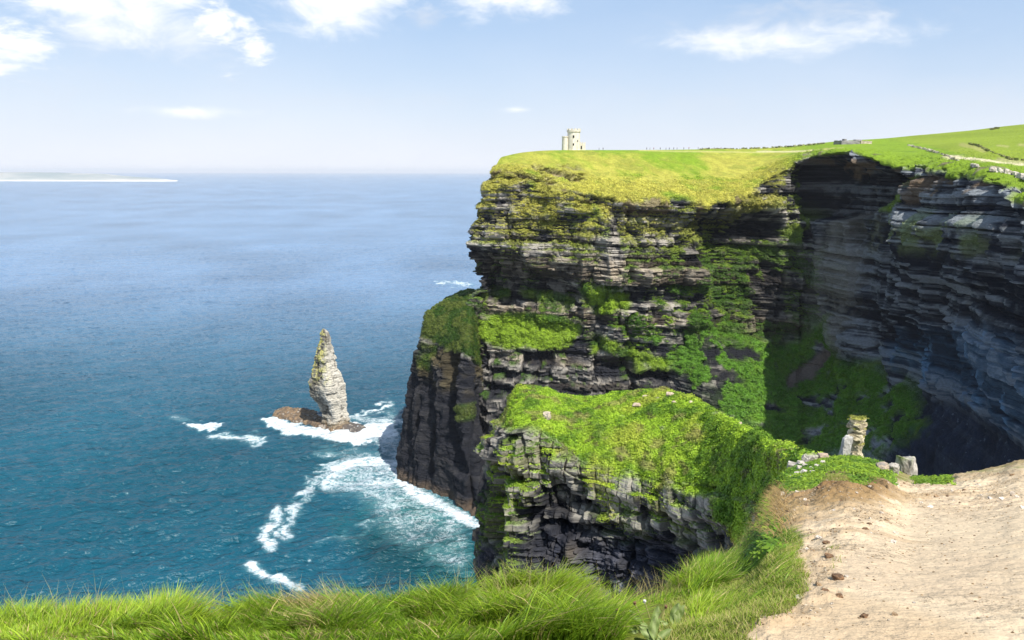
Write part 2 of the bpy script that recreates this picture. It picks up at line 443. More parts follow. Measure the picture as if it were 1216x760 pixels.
    col = mixc(col, BLUE * (0.8 + 2.0 * sstep(0.3, 1.0, t)[..., None]), bl * 0.85)
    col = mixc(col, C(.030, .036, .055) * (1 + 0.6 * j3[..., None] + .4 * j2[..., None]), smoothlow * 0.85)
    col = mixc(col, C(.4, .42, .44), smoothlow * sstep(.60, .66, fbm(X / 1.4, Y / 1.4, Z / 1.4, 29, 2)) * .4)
    col = mixc(col, col * C(.56, .68, .86), mR * rock * .9)  # blue-grey rock, with the bay wall's shade put into the tint
    gv = polym(U2, V2, [(985, 255), (1005, 252), (1012, 330), (1010, 420), (985, 440), (965, 400), (955, 330)], 9, jit)
    col = mixc(col, C(.26, .245, .20), gv * 0.6 * sstep(.25, .8, t + .4 * j2))
    col = mixc(col, C(.23, .235, .13), polym(U2, V2, [(1010, 262), (1090, 258), (1160, 275), (1216, 290), (1216, 310), (1100, 300), (1020, 300)], 10, jit) * 0.55 * sstep(-.3, .4, j2))
    col = mixc(col, SOIL * (1 + .5 * j3[..., None]), soil * 0.8)
    col = mixc(col, C(.16, .125, .10), scree)
    wet = sstep(12, 3, Z + 3 * j2); col = mixc(col, C(.09, .06, .035), wet * .6)
    # turf colours
    far = sstep(r_rim + 60, r_sky - 5, rimf)
    yel = sstep(-0.35, 0.25, j1 + 0.5 * j2 + 0.25 * j3 - 0.45 * far + 0.42)
    tg = mixc(GR_L * (1 + .25 * j3[..., None]), GR_Y * (1.0 + .35 * j3[..., None]), yel * polym(U2, V2, [(540, 170), (940, 170), (940, 262), (540, 400)], 30))
    tg = mixc(tg, GR_L * 1.0, sstep(930, 1000, U2) * 0.6)
    tg = mixc(tg, GR_D, sstep(0.25, 0.5, j2 + .5 * j3) * 0.35)
    vlow = sstep(250, 330, V2)
    vg = mixc(tg, mixc(GR_L * 1.1, GR_D, sstep(-.3, .3, j2 + j3 * .6)), vlow)
    lit_ledge = polym(U2, V2, [(560, 380), (595, 374), (690, 386), (690, 420), (560, 420)], 4)
    vg = mixc(vg, GR_L * 1.15, lit_ledge * 0.8)
    vg = mixc(vg, GR_D * (1.9 + .9 * j3[..., None]), talus * 0.75)
    col = mixc(col, vg, np.clip(veg, 0, 1) * rock)
    gt = grass_top * (1 - soil * 0.8)
    col = mixc(col, tg, gt)
    # far tracks and bare patches in the fields
    def trk(pts, w, c, amt=1.0):
        nonlocal col
        col = mixc(col, c, np.clip(linem(U2, V2 * 2.0, [(a, b * 2.0) for a, b in pts], w) * 1.6, 0, 1) * amt * grass_top)
    trk([(1122, 187.5), (1150, 188.5), (1190, 193), (1230, 197)], 2.6, C(.62, .55, .36), .9)
    trk([(1186, 189), (1230, 194)], 2.6, C(.55, .46, .33), .8)
    trk([(1143, 172), (1156, 175), (1168, 179)], 4.0, C(.45, .33, .22), .8)
    trk([(1186, 173), (1196, 174)], 2.2, C(.5, .40, .26), .8)
    trk([(1212, 172), (1224, 173.5)], 3.0, C(.5, .38, .26), .8)
    trk([(760, 178.5), (800, 179.5), (900, 181), (960, 180), (1000, 176)], 1.5, C(.45, .42, .16), .6)
    trk([(900, 180.0), (938, 180.2), (965, 179)], 1.6, C(.55, .50, .30), .6)
    fieldz = grass_top * sstep(1040, 1100, U2) * polym(U2, V2, [(1040, 165), (1100, 172), (1150, 186), (1230, 196), (1230, 140), (1040, 150)], 2)
    col = mixc(col, C(.20, .25, .028) * (1 + .25 * fbm(X / 60, Y / 60, Z * 0, 5, 3)[..., None]), fieldz * .7)
    # push vegetated places outward in lumps
    lump = np.abs(fbm(X / 2.8, Y / 2.8, Z / 2.8, 91, 2)) * 2.6 + 0.3
    S3 = S2 + N2 * (np.clip(veg, 0, 1) * rock * lump)[..., None]
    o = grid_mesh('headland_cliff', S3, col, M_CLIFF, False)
    tag(o, 'towering layered sea cliff with green turf top, running from the headland to the dark bay wall', 'cliff', kind='structure')
    return dict(P=S3, N=N2, veg=np.clip(veg, 0, 1) * rock, gt=gt, U=U2, V=V2, nz=nz, dark=talus, rows=rows, rim=r_rim, sky=r_sky, S=S, col=col, grass_top=grass_top, brow=brow)

# ================================================================== lower buttress
def build_buttress():
    T = [
     [(500, None, 530), (530, 480, 505), (535, 402, 485), (548, 372, 474)],
     [(472, 562, 437), (483.5, 490, 437), (502, 398, 438), (506, 374, 442)],
     [(497, 579, 419), (504, 492, 424), (519, 409, 427), (522, 362, 447)],
     [(530, 593, 401), (533, 496, 409), (541, 417, 416), (544, 350, 451)],
     [(558, 608, 386), (558, 500, 396), (557, 426, 406), (558, 347, 453)],
     [(580, 622, 412), (577, 500, 428), (574, 440, 438), (571, 352, 456)],
    ]
    cols = []
    for c in T:
        B = wp(*c[1])
        u, v, y = c[0]
        s0 = B.copy()
        if v is None: s0[1] = y; s0[0] = B[0]
        else: s0 = wz(u, v, 0.0)
        s0[2] = -4
        pts = [s0] + [wp(*q) for q in c[1:]]
        S = pts[-1]; k = S.copy(); k[1] += 25; k[2] -= 2
        k2 = S.copy(); k2[1] += 50; k2[2] = -5
        cols.append(pts + [k, k2])
    P = np.array(cols).swapaxes(0, 1)
    rseg = [170, 160, 110, 14, 14]; cseg = [30, 60, 70, 50, 30]
    S = surf(P, rseg, cseg)
    rows = np.arange(S.shape[0])[:, None] * np.ones((1, S.shape[1]))
    s = arcs(S, 150); z = S[..., 2]
    N = gnorm(S)
    Nh = N.copy(); Nh[..., 2] *= .25; Nh /= np.linalg.norm(Nh, axis=-1, keepdims=True) + 1e-9
    if np.mean(Nh[50:250, 60:200, 1]) > 0: N = -N; Nh = -Nh
    U, V = px(S); X, Y, Z = S[..., 0], S[..., 1], S[..., 2]
    j1 = fbm(X / 18, Y / 18, Z / 18, 63, 4); j2 = fbm(X / 8, Y / 8, Z / 8, 71, 3); j3 = fbm(X / 2.6, Y / 2.6, Z / 2.6, 77, 3)
    rim = rseg[0] + rseg[1]
    rf = rows + 8 * j1 + 8 * j3
    rock = 1 - sstep(rim - 4, rim + 6, rf)
    up = polym(U, V, [(480, 350), (620, 350), (620, 480), (560, 470), (500, 455)], 8)
    o1, l1, c1 = strata(s, z + 0.25 * X, 7, 14, 2.2, 505, .3)
    o2, l2, c2 = strata(s, z + 0.25 * X, 2.4, 6, 1.1, 606, .3)
    o3, l3, c3 = strata(s, z, 1.0, 3, .5, 707)
    vert = (1 - np.abs(vn(s / 9, z / 60, z * 0, 81))) ** 2 * 4 - 1.5 + (1 - np.abs(vn(s / 4, z / 40, z * 0, 82))) ** 2 * 1.6
    D = rock * ((0.4 + .6 * up) * (o1 + o2 + o3) + vert + j2 * 2.2 + j3 * .9)
    for pl, w, a in [([(541, 420), (538, 480), (548, 560)], 5, 9), ([(515, 455), (513, 560)], 3.5, 4), ([(557, 440), (560, 600)], 4, 9), ([(500, 455), (497, 520)], 3, 3)]:
        D -= a * linem(U + 3 * j2, V, pl, w) * rock
    S2 = S + Nh * D[..., None]
    S2 = S2 + N * ((1 - rock) * (j3 * .8 + j2 * .8))[..., None]
    N2 = gnorm(S2)
    if np.mean(N2[rim:rim + 80, :, 2]) < 0: N2 = -N2
    nz = N2[..., 2]
    t = .35 * c1 + .3 * c2 + .3 * c3 + .3 * j3
    tone = sstep(.3, 1, t)
    col = mixc(DARK * 1.1, GREY * .8, tone * (0.35 + .6 * up))
    col = mixc(col, C(.17, .135, .06) * (0.5 + .7 * tone[..., None]), up * sstep(.0, .4, j2 + .2 * j1) * .55)
    col = mixc(col, LIGHT, linem(U, V, [(500, 402), (530, 411), (560, 426)], 2.2) * .6)
    col = mixc(col, C(.11, .08, .055), sstep(7, 2, Z + 2 * j2) * .8)
    g = np.maximum((1 - rock), rock * polym(U, V, [(505, 405), (520, 412), (512, 440), (500, 430)], 4) * sstep(-.2, .2, j2))
    g = np.maximum(g, rock * polym(U, V, [(541, 480), (556, 480), (556, 500), (545, 500)], 3) * .8)
    vgc = mixc(GR_D * .7, C(.085, .115, .018), sstep(-.3, .3, j2 + j3))
    col = mixc(col, vgc, g)
    S3 = S2 + N2 * (g * (np.abs(j3) * 1.2))[..., None]
    o = grid_mesh('sea_buttress', S3, col, M_CLIFF, False)
    tag(o, 'dark lower buttress of the headland standing in white surf', 'cliff', kind='structure')
    return dict(P=S3, N=N2, veg=g * (rows < rim + 105), U=U, V=V, col=col)

# ================================================================== promontory
def build_prom():
    T = [  # low, mid, rim, ridge
     [(616, 700, 76), (616, 600, 76), (620, 500, 75), (622, 475, 75)],
     [(577, 700, 65), (578, 610, 66), (601, 500, 67), (609, 480, 69)],
     [(606, 700, 57), (610, 610, 58), (612, 518, 59.5), (618, 463.5, 67)],
     [(640, 710, 55), (641, 610, 56.5), (642, 514, 58.5), (642, 461, 69)],
     [(688, 725, 53), (690, 620, 55), (692, 546, 57), (690, 473, 69)],
     [(740, 735, 51), (740, 640, 53), (742, 558, 55), (742, 468, 67)],
     [(800, 745, 48), (800, 655, 49.5), (802, 572, 51.5), (798, 469, 63)],
     [(850, 755, 44), (850, 665, 45.5), (850, 583, 47.5), (852, 493, 55)],
     [(885, 765, 39), (885, 675, 40.5), (886, 596, 42), (896, 517, 46)],
     [(915, 775, 32), (915, 690, 33), (915, 615, 34), (925, 531, 36)],
     [(960, 790, 24), (960, 700, 25), (955, 620, 25.5), (950, 541, 26)],
     [(1010, 800, 20), (1010, 700, 20.5), (1005, 625, 21), (1000, 560, 21.5)],
    ]
    cols = []
    for c in T:
        pts = [wp(*q) for q in c]
        low = pts[0]
        s0 = low.copy(); s0[2] = -4; s0[1] -= 6
        R, G = pts[2], pts[3]
        M = R + (G - R) * .5; M[2] += .06 * np.linalg.norm(G - R)
        b1 = G.copy(); b1[1] += 3.5; b1[2] -= 3.0; b1[0] *= b1[1] / G[1]
        b2 = G.copy(); b2[1] += 6; b2[2] -= 16; b2[0] *= b2[1] / G[1]
        b3 = b2.copy(); b3[1] += 5; b3[2] = -4
        cols.append([s0] + pts[:3] + [M, G, b1, b2, b3])
    P = np.array(cols).swapaxes(0, 1)
    rseg = [40, 150, 210, 110, 110, 24, 12, 8]; cseg = [40, 100, 70, 80, 80, 90, 85, 60, 50, 40, 16]
    S = surf(P, rseg, cseg)
    rows = np.arange(S.shape[0])[:, None] * np.ones((1, S.shape[1]))
    s = arcs(S, 300); z = S[..., 2]
    N = gnorm(S)
    Nh = N.copy(); Nh[..., 2] *= .2; Nh /= np.linalg.norm(Nh, axis=-1, keepdims=True) + 1e-9
    if np.mean(Nh[100:300, 200:500, 1]) > 0: N = -N; Nh = -Nh
    U, V = px(S); X, Y, Z = S[..., 0], S[..., 1], S[..., 2]
    j1 = fbm(X / 4.5, Y / 4.5, Z / 4.5, 163, 4); j2 = fbm(X / 1.6, Y / 1.6, Z / 1.6, 171, 3); j3 = fbm(X / .5, Y / .5, Z / .5, 177, 3)
    rim = sum(rseg[:3]); ridge = sum(rseg[:5])
    jits = (j1 * 5 + j2 * 6, j2 * 6 + j3 * 3)
    zr = S[rim][:, 2][None, :]                      # local rim height
    dep = zr - z                                   # depth below rim
    # bands of jointed columns just under the turf: tier edges follow the bedding
    o1, l1, c1 = strata(s, z, 1.5, 2.6, .8, 111, .25, .2)
    o2, l2, c2 = strata(s, z, .55, 1.3, .50, 222, .35)
    o3, l3, c3 = strata(s, z, .20, .6, .24, 333, .3)
    # column bands
    cq = s / 1.05 + .5 * vn(s / 3, z * 0, z * 0, 9); cj = np.floor(cq); fc = cq - cj
    tier = np.floor(dep / 1.15 + .15 * j1)
    colo = (h2(cj, tier, 41) - .5) * 1.0 + (h1(tier, 44) - .5) * .5 - .55 * np.exp(-(np.minimum(fc, 1 - fc) / .05) ** 2)
    band = sstep(-.5, .2, dep) * (1 - sstep(3.6, 4.4, dep + .8 * j1)) * sstep(610, 640, U)
    vert = (1 - np.abs(vn(s / 3.2, z / 18, z * 0, 181))) ** 2 * 2.0 - .9 + (1 - np.abs(vn(s / 1.1, z / 9, z * 0, 182))) ** 2 * .7
    leftz = polym(U, V, [(555, 470), (640, 470), (690, 560), (680, 720), (555, 720)], 14)
    rk = 1 - sstep(rim - 5, rim + 8, rows + 30 * j1 + 18 * j2)
    D = rk * ((1 - band) * (1 - .5 * leftz) * (o1 * 1.3 + o2 * 1.3 + o3) + band * (colo + .45 * o2 + .5 * o3) + vert * (.35 + .8 * leftz) * (1 - .7 * band) + j2 * .3 + j3 * .14 + j1 * 1.0 * (1 - band))
    D += leftz * rk * .9 * (colo * .6 + o2)
    # the beds under the column tiers have been eaten back
    eat = sstep(3.4, 4.6, dep + 1.1 * j1 + .4 * j2) * (1 - leftz)
    D -= eat * rk * (1.0 + .7 * sstep(-.2, .3, fbm(s / 3.5, z / 3, z * 0, 185, 3)))
    D -= 1.6 * polym(U, V, [(590, 545), (606, 550), (608, 640), (590, 650)], 4, jits) * rk
    D -= .7 * polym(U, V, [(658, 556), (700, 566), (700, 640), (655, 640)], 4, jits) * rk
    # projecting tiers
    for pts, a in [([(690, 610), (760, 612), (765, 645), (690, 640)], .5), ([(650, 532), (880, 596), (880, 625), (800, 612), (650, 556)], .8), ([(655, 520), (700, 545), (700, 555), (650, 545)], .5)]:
        D += a * polym(U, V, pts, 4, jits) * rk
    # square-cut blocks on the left shoulder
    for pts, a in [([(588, 520), (628, 518), (628, 548), (590, 546)], 1.3), ([(624, 508), (640, 505), (644, 600), (628, 600)], 1.4), ([(583, 478), (597, 478), (597, 505), (585, 505)], 1.0)]:
        D += a * polym(U, V, pts, 2.0, (j3 * 1.5, j3 * 1.5)) * rk
    D = np.where(D > .3, .3 + (D - .3) * .55, D); D = np.clip(D, -4, 2)
    S2 = S + Nh * D[..., None]
    top = 1 - rk
    # hummocky turf
    hum = .5 * j1 + .5 * np.abs(j2) + .25 * j3
    S2 = S2 + N * (top * hum * sstep(ridge + 40, ridge - 5, rows) )[..., None]
    N2 = gnorm(S2)
    if np.mean(N2[rim + 60:ridge - 10, 200:, 2]) < 0: N2 = -N2
    nz = N2[..., 2]
    t = .34 * c1 + .3 * c2 + .25 * c3 + .3 * j2 + .2 * j3 + .25 * h2(cj, tier, 43) * band
    tone = sstep(.3, .95, t)
    col = mixc(DARK * .9, GREY * .65, tone)
    tone2 = tone
    col = mixc(col, C(.36, .34, .29), np.clip(band + polym(U, V, [(583, 478), (640, 500), (650, 620), (625, 640), (590, 560)], 8, jits) + .8 * polym(U, V, [(685, 612), (770, 612), (765, 645), (690, 640)], 8, jits), 0, 1) * sstep(.25, .85, t) * .66)
    col = mixc(col, C(.20, .21, .055), sstep(.0, .4, j1 + .4 * j2 - .1) * .55 * rk * np.clip(band + .6 * leftz, 0, 1))
    col = mixc(col, C(.30, .24, .14), sstep(.2, .5, fbm(X / 2, Y / 2, Z / 7, 19, 3)) * .45 * leftz)
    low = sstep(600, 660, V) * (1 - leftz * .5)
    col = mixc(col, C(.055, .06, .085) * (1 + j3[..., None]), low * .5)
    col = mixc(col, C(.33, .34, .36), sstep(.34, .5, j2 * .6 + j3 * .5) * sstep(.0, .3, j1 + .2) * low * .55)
    veg = top.copy()
    veg = np.maximum(veg, rk * sstep(.45, .8, nz) * sstep(-.1, .25, j1) * (1 - low))
    # bushy hanging edge and the green face that runs up to the path
    veg = np.maximum(veg, rk * polym(U, V, [(690, 530), (745, 540), (880, 592), (878, 600), (740, 562), (690, 550)], 4, (j1 * 10 + j2 * 6, j2 * 10)))
    veg = np.maximum(veg, rk * sstep(-.3, 0, j1 + .2) * polym(U, V, [(866, 592), (1020, 560), (1020, 800), (895, 700), (872, 650)], 6, jits))
    stones = sstep(.42, .5, fbm(X / 1.1, Y / 1.1, Z / 1.1, 201, 2)) * polym(U, V, [(760, 462), (840, 474), (850, 500), (790, 510), (740, 490)], 10) * top
    hole = polym(U, V, [(715, 520), (770, 525), (800, 545), (790, 560), (735, 545)], 8, jits) * sstep(.0, .3, j2 + .1) * top
    gg = mixc(GR_L * 1.4, GR_D * 1.3, sstep(.0, .4, j2 * .9 + j3 * .6) * .8)
    gg = mixc(gg, GR_Y, sstep(.1, .5, j1 - .3 * j2) * .5)
    gg = mixc(gg, C(.24, .20, .08), sstep(.22, .42, fbm(X / 1.8, Y / 1.8, Z / 1.8, 207, 3)) * .6)
    gg = mixc(gg, SOIL * .7, sstep(.36, .46, fbm(X / .9, Y / .9, Z / .9, 209, 3)) * .6)
    col = mixc(col, gg, veg)
    col = mixc(col, LIGHT, stones); col = mixc(col, SOIL * .8, hole * .7)
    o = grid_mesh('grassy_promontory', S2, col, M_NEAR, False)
    tag(o, 'near promontory of jointed dark rock with bright green turf on top', 'promontory', kind='structure')
    return dict(P=S2, N=N2, veg=veg * (1 - stones) * (1 - hole), U=U, V=V, col=col, j1=j1, rows=rows, ridge=ridge)

# ================================================================== foreground ground
def build_ground():
    E = [(-500, 775, 4.8), (-100, 752, 5.1), (80, 742, 5.2), (160, 742, 5.3), (230, 740, 5.5), (330, 736, 5.7), (450, 732, 5.9), (560, 720, 6.2), (640, 704, 6.5), (690, 716, 6.7), (725, 724, 6.9), (760, 718, 7.5), (810, 702, 8.6),
         (855, 682, 10.0), (885, 656, 12.0), (903, 626, 14.6), (915, 594, 17.3), (935, 566, 19.5), (965, 552, 21.5), (1005, 545, 22.5), (1045, 552, 21.6), (1085, 570, 19.8), (1140, 571, 19), (1180, 567, 19.2), (1216, 560, 19.5), (1300, 552, 19), (1450, 550, 17), (1900, 560, 14)]
    cols = []
    for (u, v, y) in E:
        e = wp(u, v, y)
        n0 = wp(u, 770, 3.4)
        a = (u - CX) / F
        back = np.array([a * 1.0 * 3 , -4.0, CAMZ - 1.55]); near = np.array([a * 1.2, 1.0, CAMZ - 1.68])
        L = []
        for t in (.3, .65):
            p = n0 + (e - n0) * t
            L.append(p)
        d0 = e.copy(); d0[1] += .35; d0[0] *= d0[1] / e[1]; d0[2] -= .55
        d1 = e.copy(); d1[1] += 1.1; d1[0] *= d1[1] / e[1]; d1[2] -= 3.5
        d2 = d1.copy(); d2[1] += 1.0; d2[2] -= 25
        cols.append([back, near, n0] + L + [e, d0, d1, d2])
    P = np.array(cols).swapaxes(0, 1)
    rseg = [8, 30, 150, 170, 170, 40, 30, 16]
    cseg = [16, 30, 30, 30, 34, 38, 38, 34, 30, 22, 22, 28, 30, 28, 24, 26, 28, 34, 38, 38, 38, 40, 38, 34, 40, 24, 20]
    S = surf(P, rseg, cseg)
    rows = np.arange(S.shape[0])[:, None] * np.ones((1, S.shape[1]))
    N = gnorm(S)
    if np.mean(N[..., 2]) < 0: N = -N
    U, V = px(S); X, Y, Z = S[..., 0], S[..., 1], S[..., 2]
    edge = sum(rseg[:5])
    j0 = fbm(X / 2.5, Y / 2.5, Z * 0, 261, 4); j1 = fbm(X / .7, Y / .7, Z / .7, 263, 4); j2 = fbm(X / .22, Y / .22, Z / .22, 271, 4); j3 = fbm(X / .07, Y / .07, Z / .07, 277, 3)
    jit = (j0 * 14 + j1 * 16 + j2 * 8, j1 * 6 + j2 * 5)
    path = polym(U, V, [(905, 800), (880, 752), (935, 735), (965, 690), (950, 668), (948, 640), (925, 640), (915, 612), (912, 580), (925, 580), (965, 583), (990, 576), (1040, 576), (1062, 572), (1120, 570), (1160, 568), (1220, 560), (2500, 500), (2500, 1500), (905, 1500)], 7, jit)
    path *= 1 - .0
    dz = .015 * j1 + .013 * j2 + .004 * j3 * (1 + 0 * j1)
    grassy = 1 - path
    dz = dz + grassy * (.07 * j1 + .05 * j0)
    # clods, ridges of trodden earth
    rid = (1 - np.abs(fbm(X / 1.1, Y / .5, Z * 0, 283, 3))) ** 5
    rough = polym(U, V, [(905, 575), (1060, 560), (1216, 560), (1216, 600), (1080, 610), (1010, 660), (1000, 720), (900, 770), (880, 700), (930, 640)], 14, jit)
    dz = dz + path * (rough * (.025 * rid + .012 * np.abs(j1) + .035 * j2 + .02 * j3) + .008 * rid)
    mound = polym(U, V, [(975, 575), (985, 560), (1010, 556), (1040, 570), (1062, 584), (1040, 592), (1005, 600), (970, 598)], 10, (j1 * 4, j2 * 3))
    dz = dz + mound * (.08 + .08 * j1 + .06 * j2)
    cave = polym(U, V, [(1008, 572), (1030, 571), (1052, 582), (1020, 585), (1005, 582)], 3, (j2 * 5, j2 * 3))
    dz = dz - cave * .12
    mound2 = polym(U, V, [(1140, 572), (1160, 560), (1185, 548), (1216, 540), (1400, 530), (1400, 560), (1216, 570)], 8, jit)
    dz = dz + mound2 * (.18 + .14 * np.abs(j1) + .05 * j2)
    S2 = S.copy(); S2[..., 2] += dz * sstep(0, 60, rows)
    knoll = polym(U, V, [(935, 560), (960, 545), (1010, 540), (1060, 560), (1062, 572), (1020, 573), (985, 562), (975, 578), (925, 578)], 6, jit)
    # edge drop is earthy
    sand = mixc(SAND, C(.46, .35, .235), sstep(-.1, .5, j0 + .5 * j1) * .5)
    sand = mixc(sand, C(.34, .24, .13), rough * sstep(-.15, .35, j1 + .5 * j2) * .45)
    sand = mixc(sand, C(.15, .085, .034), np.clip(mound * 1.3, 0, 1) * (.8 + .2 * j2))
    sand = mixc(sand, C(.10, .06, .028), cave * .8)
    br2 = polym(U, V, [(940, 585), (1000, 590), (1060, 584), (1110, 590), (1060, 600), (1000, 606), (960, 616), (930, 610)], 9, jit)
    sand = mixc(sand, C(.27, .175, .075), br2 * sstep(-.25, .25, j1 + .3) * .75)
    sand = mixc(sand, C(.24, .165, .085), mound2 * sstep(-.2, .3, j1) * .5)
    dryz = polym(U, V, [(905, 572), (950, 578), (955, 620), (935, 640), (905, 630)], 8, jit)
    sand = mixc(sand, C(.36, .24, .10), dryz * .6)
    damp = sstep(.15, .45, fbm(X / 1.6, Y / .8, Z * 0, 291, 4)); sand = mixc(sand, sand * C(.83, .78, .72), damp * .7)
    crk = sstep(.93, .99, 1 - np.abs(fbm(X / .45, Y / .3, Z * 0, 295, 3))) * sstep(-.1, .3, j0 + j1 * .5)
    sand = mixc(sand, sand * .72, crk * .5)
    turf = mixc(C(.13, .15, .028), C(.25, .21, .09), sstep(-.2, .4, j1 + j2 * .4))
    turf = mixc(turf, C(.10, .17, .018), knoll * .8)
    spark = path * sstep(.33, .45, j1 * .7 + j2 * .4) * polym(U, V, [(890, 660), (985, 620), (1010, 700), (950, 770), (860, 770)], 20, jit)
    col = mixc(turf, sand, path)
    col = mixc(col, C(.16, .20, .035), spark * .6)
    col = mixc(col, C(.07, .05, .03), sstep(edge + 4, edge + 30, rows) * .8)
    o = grid_mesh('ground', S2, col, M_GROUND, True)
    tag(o, 'trodden sandy cliff-edge path and turf in the foreground', 'ground', kind='structure')
    return dict(P=S2, N=gnorm(S2), U=U, V=V, path=path, rows=rows, edge=edge, j0=j0, j1=j1, j2=j2, knoll=knoll, spark=spark, col=col, rough=rough, dry=dryz)

rng = np.random.default_rng(11)

def pick(G, u, v, maxrow=None):
    """index of the surface vertex nearest to pixel (u,v)"""
    U, V = px(G['P'])
    d = (U - u) ** 2 + (V - v) ** 2
    if maxrow is not None: d = d + 1e9 * (G['rows'] > maxrow)
    i = np.unravel_index(np.argmin(d), d.shape)
    return G['P'][i]

def sample_surface(P, w, n):
    """random points on a grid surface with per-vertex weight w (area weighted)"""
    a = np.linalg.norm(np.cross(P[:-1, 1:] - P[:-1, :-1], P[1:, :-1] - P[:-1, :-1]), axis=-1) * w[:-1, :-1]
    c = np.cumsum(a.ravel()); 
    k = np.searchsorted(c, rng.random(n) * c[-1])
    k = np.minimum(k, a.size - 1)
    r, cc = np.divmod(k, a.shape[1])
    s, t = rng.random(n)[:, None], rng.random(n)[:, None]
    q = P[r, cc] * (1 - s) * (1 - t) + P[r, cc + 1] * s * (1 - t) + P[r + 1, cc] * (1 - s) * t + P[r + 1, cc + 1] * s * t
    return q, r, cc

def leaf_clumps(name, pts, nrm, size, nleaf, leaf, col, mat, flat=.6):
    """many small leaf-shaped quads in clumps round each point"""
    n = len(pts)
    sz = size * (.55 + .9 * rng.random(n))
    c = np.repeat(pts, nleaf, 0); sn = np.repeat(sz, nleaf)[:, None]; nn = np.repeat(nrm, nleaf, 0)
    d = rng.normal(size=(n * nleaf, 3)); d /= np.linalg.norm(d, axis=1, keepdims=True)
    d = d * (rng.random((n * nleaf, 1)) ** .5)
    dn = np.sum(d * nn, 1, keepdims=True)
    d = d - nn * np.minimum(dn, 0) * 1.7
    ctr = c + d * sn * np.array([1, 1, flat]) + nn * sn * .15
    nm = d + .9 * nn + np.array([0, 0, .5]) + .5 * rng.normal(size=d.shape); nm /= np.linalg.norm(nm, axis=1, keepdims=True)
    t = np.cross(nm, rng.normal(size=d.shape)); t /= np.linalg.norm(t, axis=1, keepdims=True); b = np.cross(nm, t)
    l = leaf * (.6 + .8 * rng.random((len(ctr), 1)))
    V = np.stack([ctr - t * l, ctr - b * l * .5, ctr + t * l, ctr + b * l * .5], 1)
    col = np.repeat(col, nleaf, 0) * (.62 + .76 * rng.random((len(ctr), 1)))
    cv = np.repeat(col, 4, 0)
    me = raw_mesh(name, V, np.arange(len(V) * 4).reshape(-1, 4), cv, False)
    return new_obj(name, me, mat)

def blades(name, base, H, W, lean, col, mat, nseg=3):
    """ribbon grass blades; lean = horizontal tip offset vector per blade (fraction of H)"""
    n = len(base)
    side = np.stack([np.cos(a := rng.random(n) * math.pi), np.sin(a), 0 * a], 1)
    V = np.zeros((n, nseg + 1, 2, 3)); cl = np.zeros((n, nseg + 1, 2, 3))
    for k in range(nseg + 1):
        t = k / nseg
        ctr = base + np.concatenate([lean, np.zeros((n, 1))], 1) * (H * t ** 1.8)[:, None] + np.array([0, 0, 1]) * (H * (t - .28 * t * t * np.minimum(np.linalg.norm(lean, axis=1), 1.6)))[:, None]
        w = W * (1 - t ** 1.6) + W * .06
        V[:, k, 0] = ctr - side * w[:, None] * .5; V[:, k, 1] = ctr + side * w[:, None] * .5
        cc = col * (1.0 + .12 * t) + C(.05, .045, .0) * t * t
        cl[:, k, 0] = cc; cl[:, k, 1] = cc
    idx = np.arange(n * (nseg + 1) * 2).reshape(n, nseg + 1, 2)
    Q = np.stack([idx[:, :-1, 0], idx[:, :-1, 1], idx[:, 1:, 1], idx[:, 1:, 0]], -1)
    me = raw_mesh(name, V, Q, cl, False)
    return new_obj(name, me, mat)

main = build_main()
butt = build_buttress()
prom = build_prom()
gnd = build_ground()

# ---- vegetation on the far cliff: bushy clumps on ledges and talus
def scatter_veg(D, name, label, n, size, nleaf, leaf, seed, gain=1.0, w=None):
    ww = D['veg'] if w is None else w
    vis = (D['U'] > 440) & (D['U'] < 1260) & (D['V'] > 150) & (D['V'] < 800)
    q, r, c = sample_surface(D['P'], ww ** 1.5 * vis, n)
    col = D['col'][r, c] * gain
    o = leaf_clumps(name, q, D['N'][r, c], size, nleaf, leaf, col, M_LEAF)
    return tag(o, label, 'plants', kind='stuff')
scatter_veg(main, 'ledge_plants', 'green plants covering the ledges and slopes of the high cliff', 34000, 1.1, 9, .38, 1, 1.15)
scatter_veg(main, 'brow_turf', 'rough yellow-green turf along the brow of the high cliff', 14000, .9, 6, .32, 2, 1.5, w=main['brow'] * main['gt'] * sstep(985, 930, main['U']))
scatter_veg(butt, 'buttress_turf', 'dark green turf on top of the lower buttress', 6000, .9, 7, .36, 3, 1.1)
scatter_veg(prom, 'promontory_turf', 'dense bright green ground plants covering the promontory', 120000, .21, 9, .07, 4, 1.15)

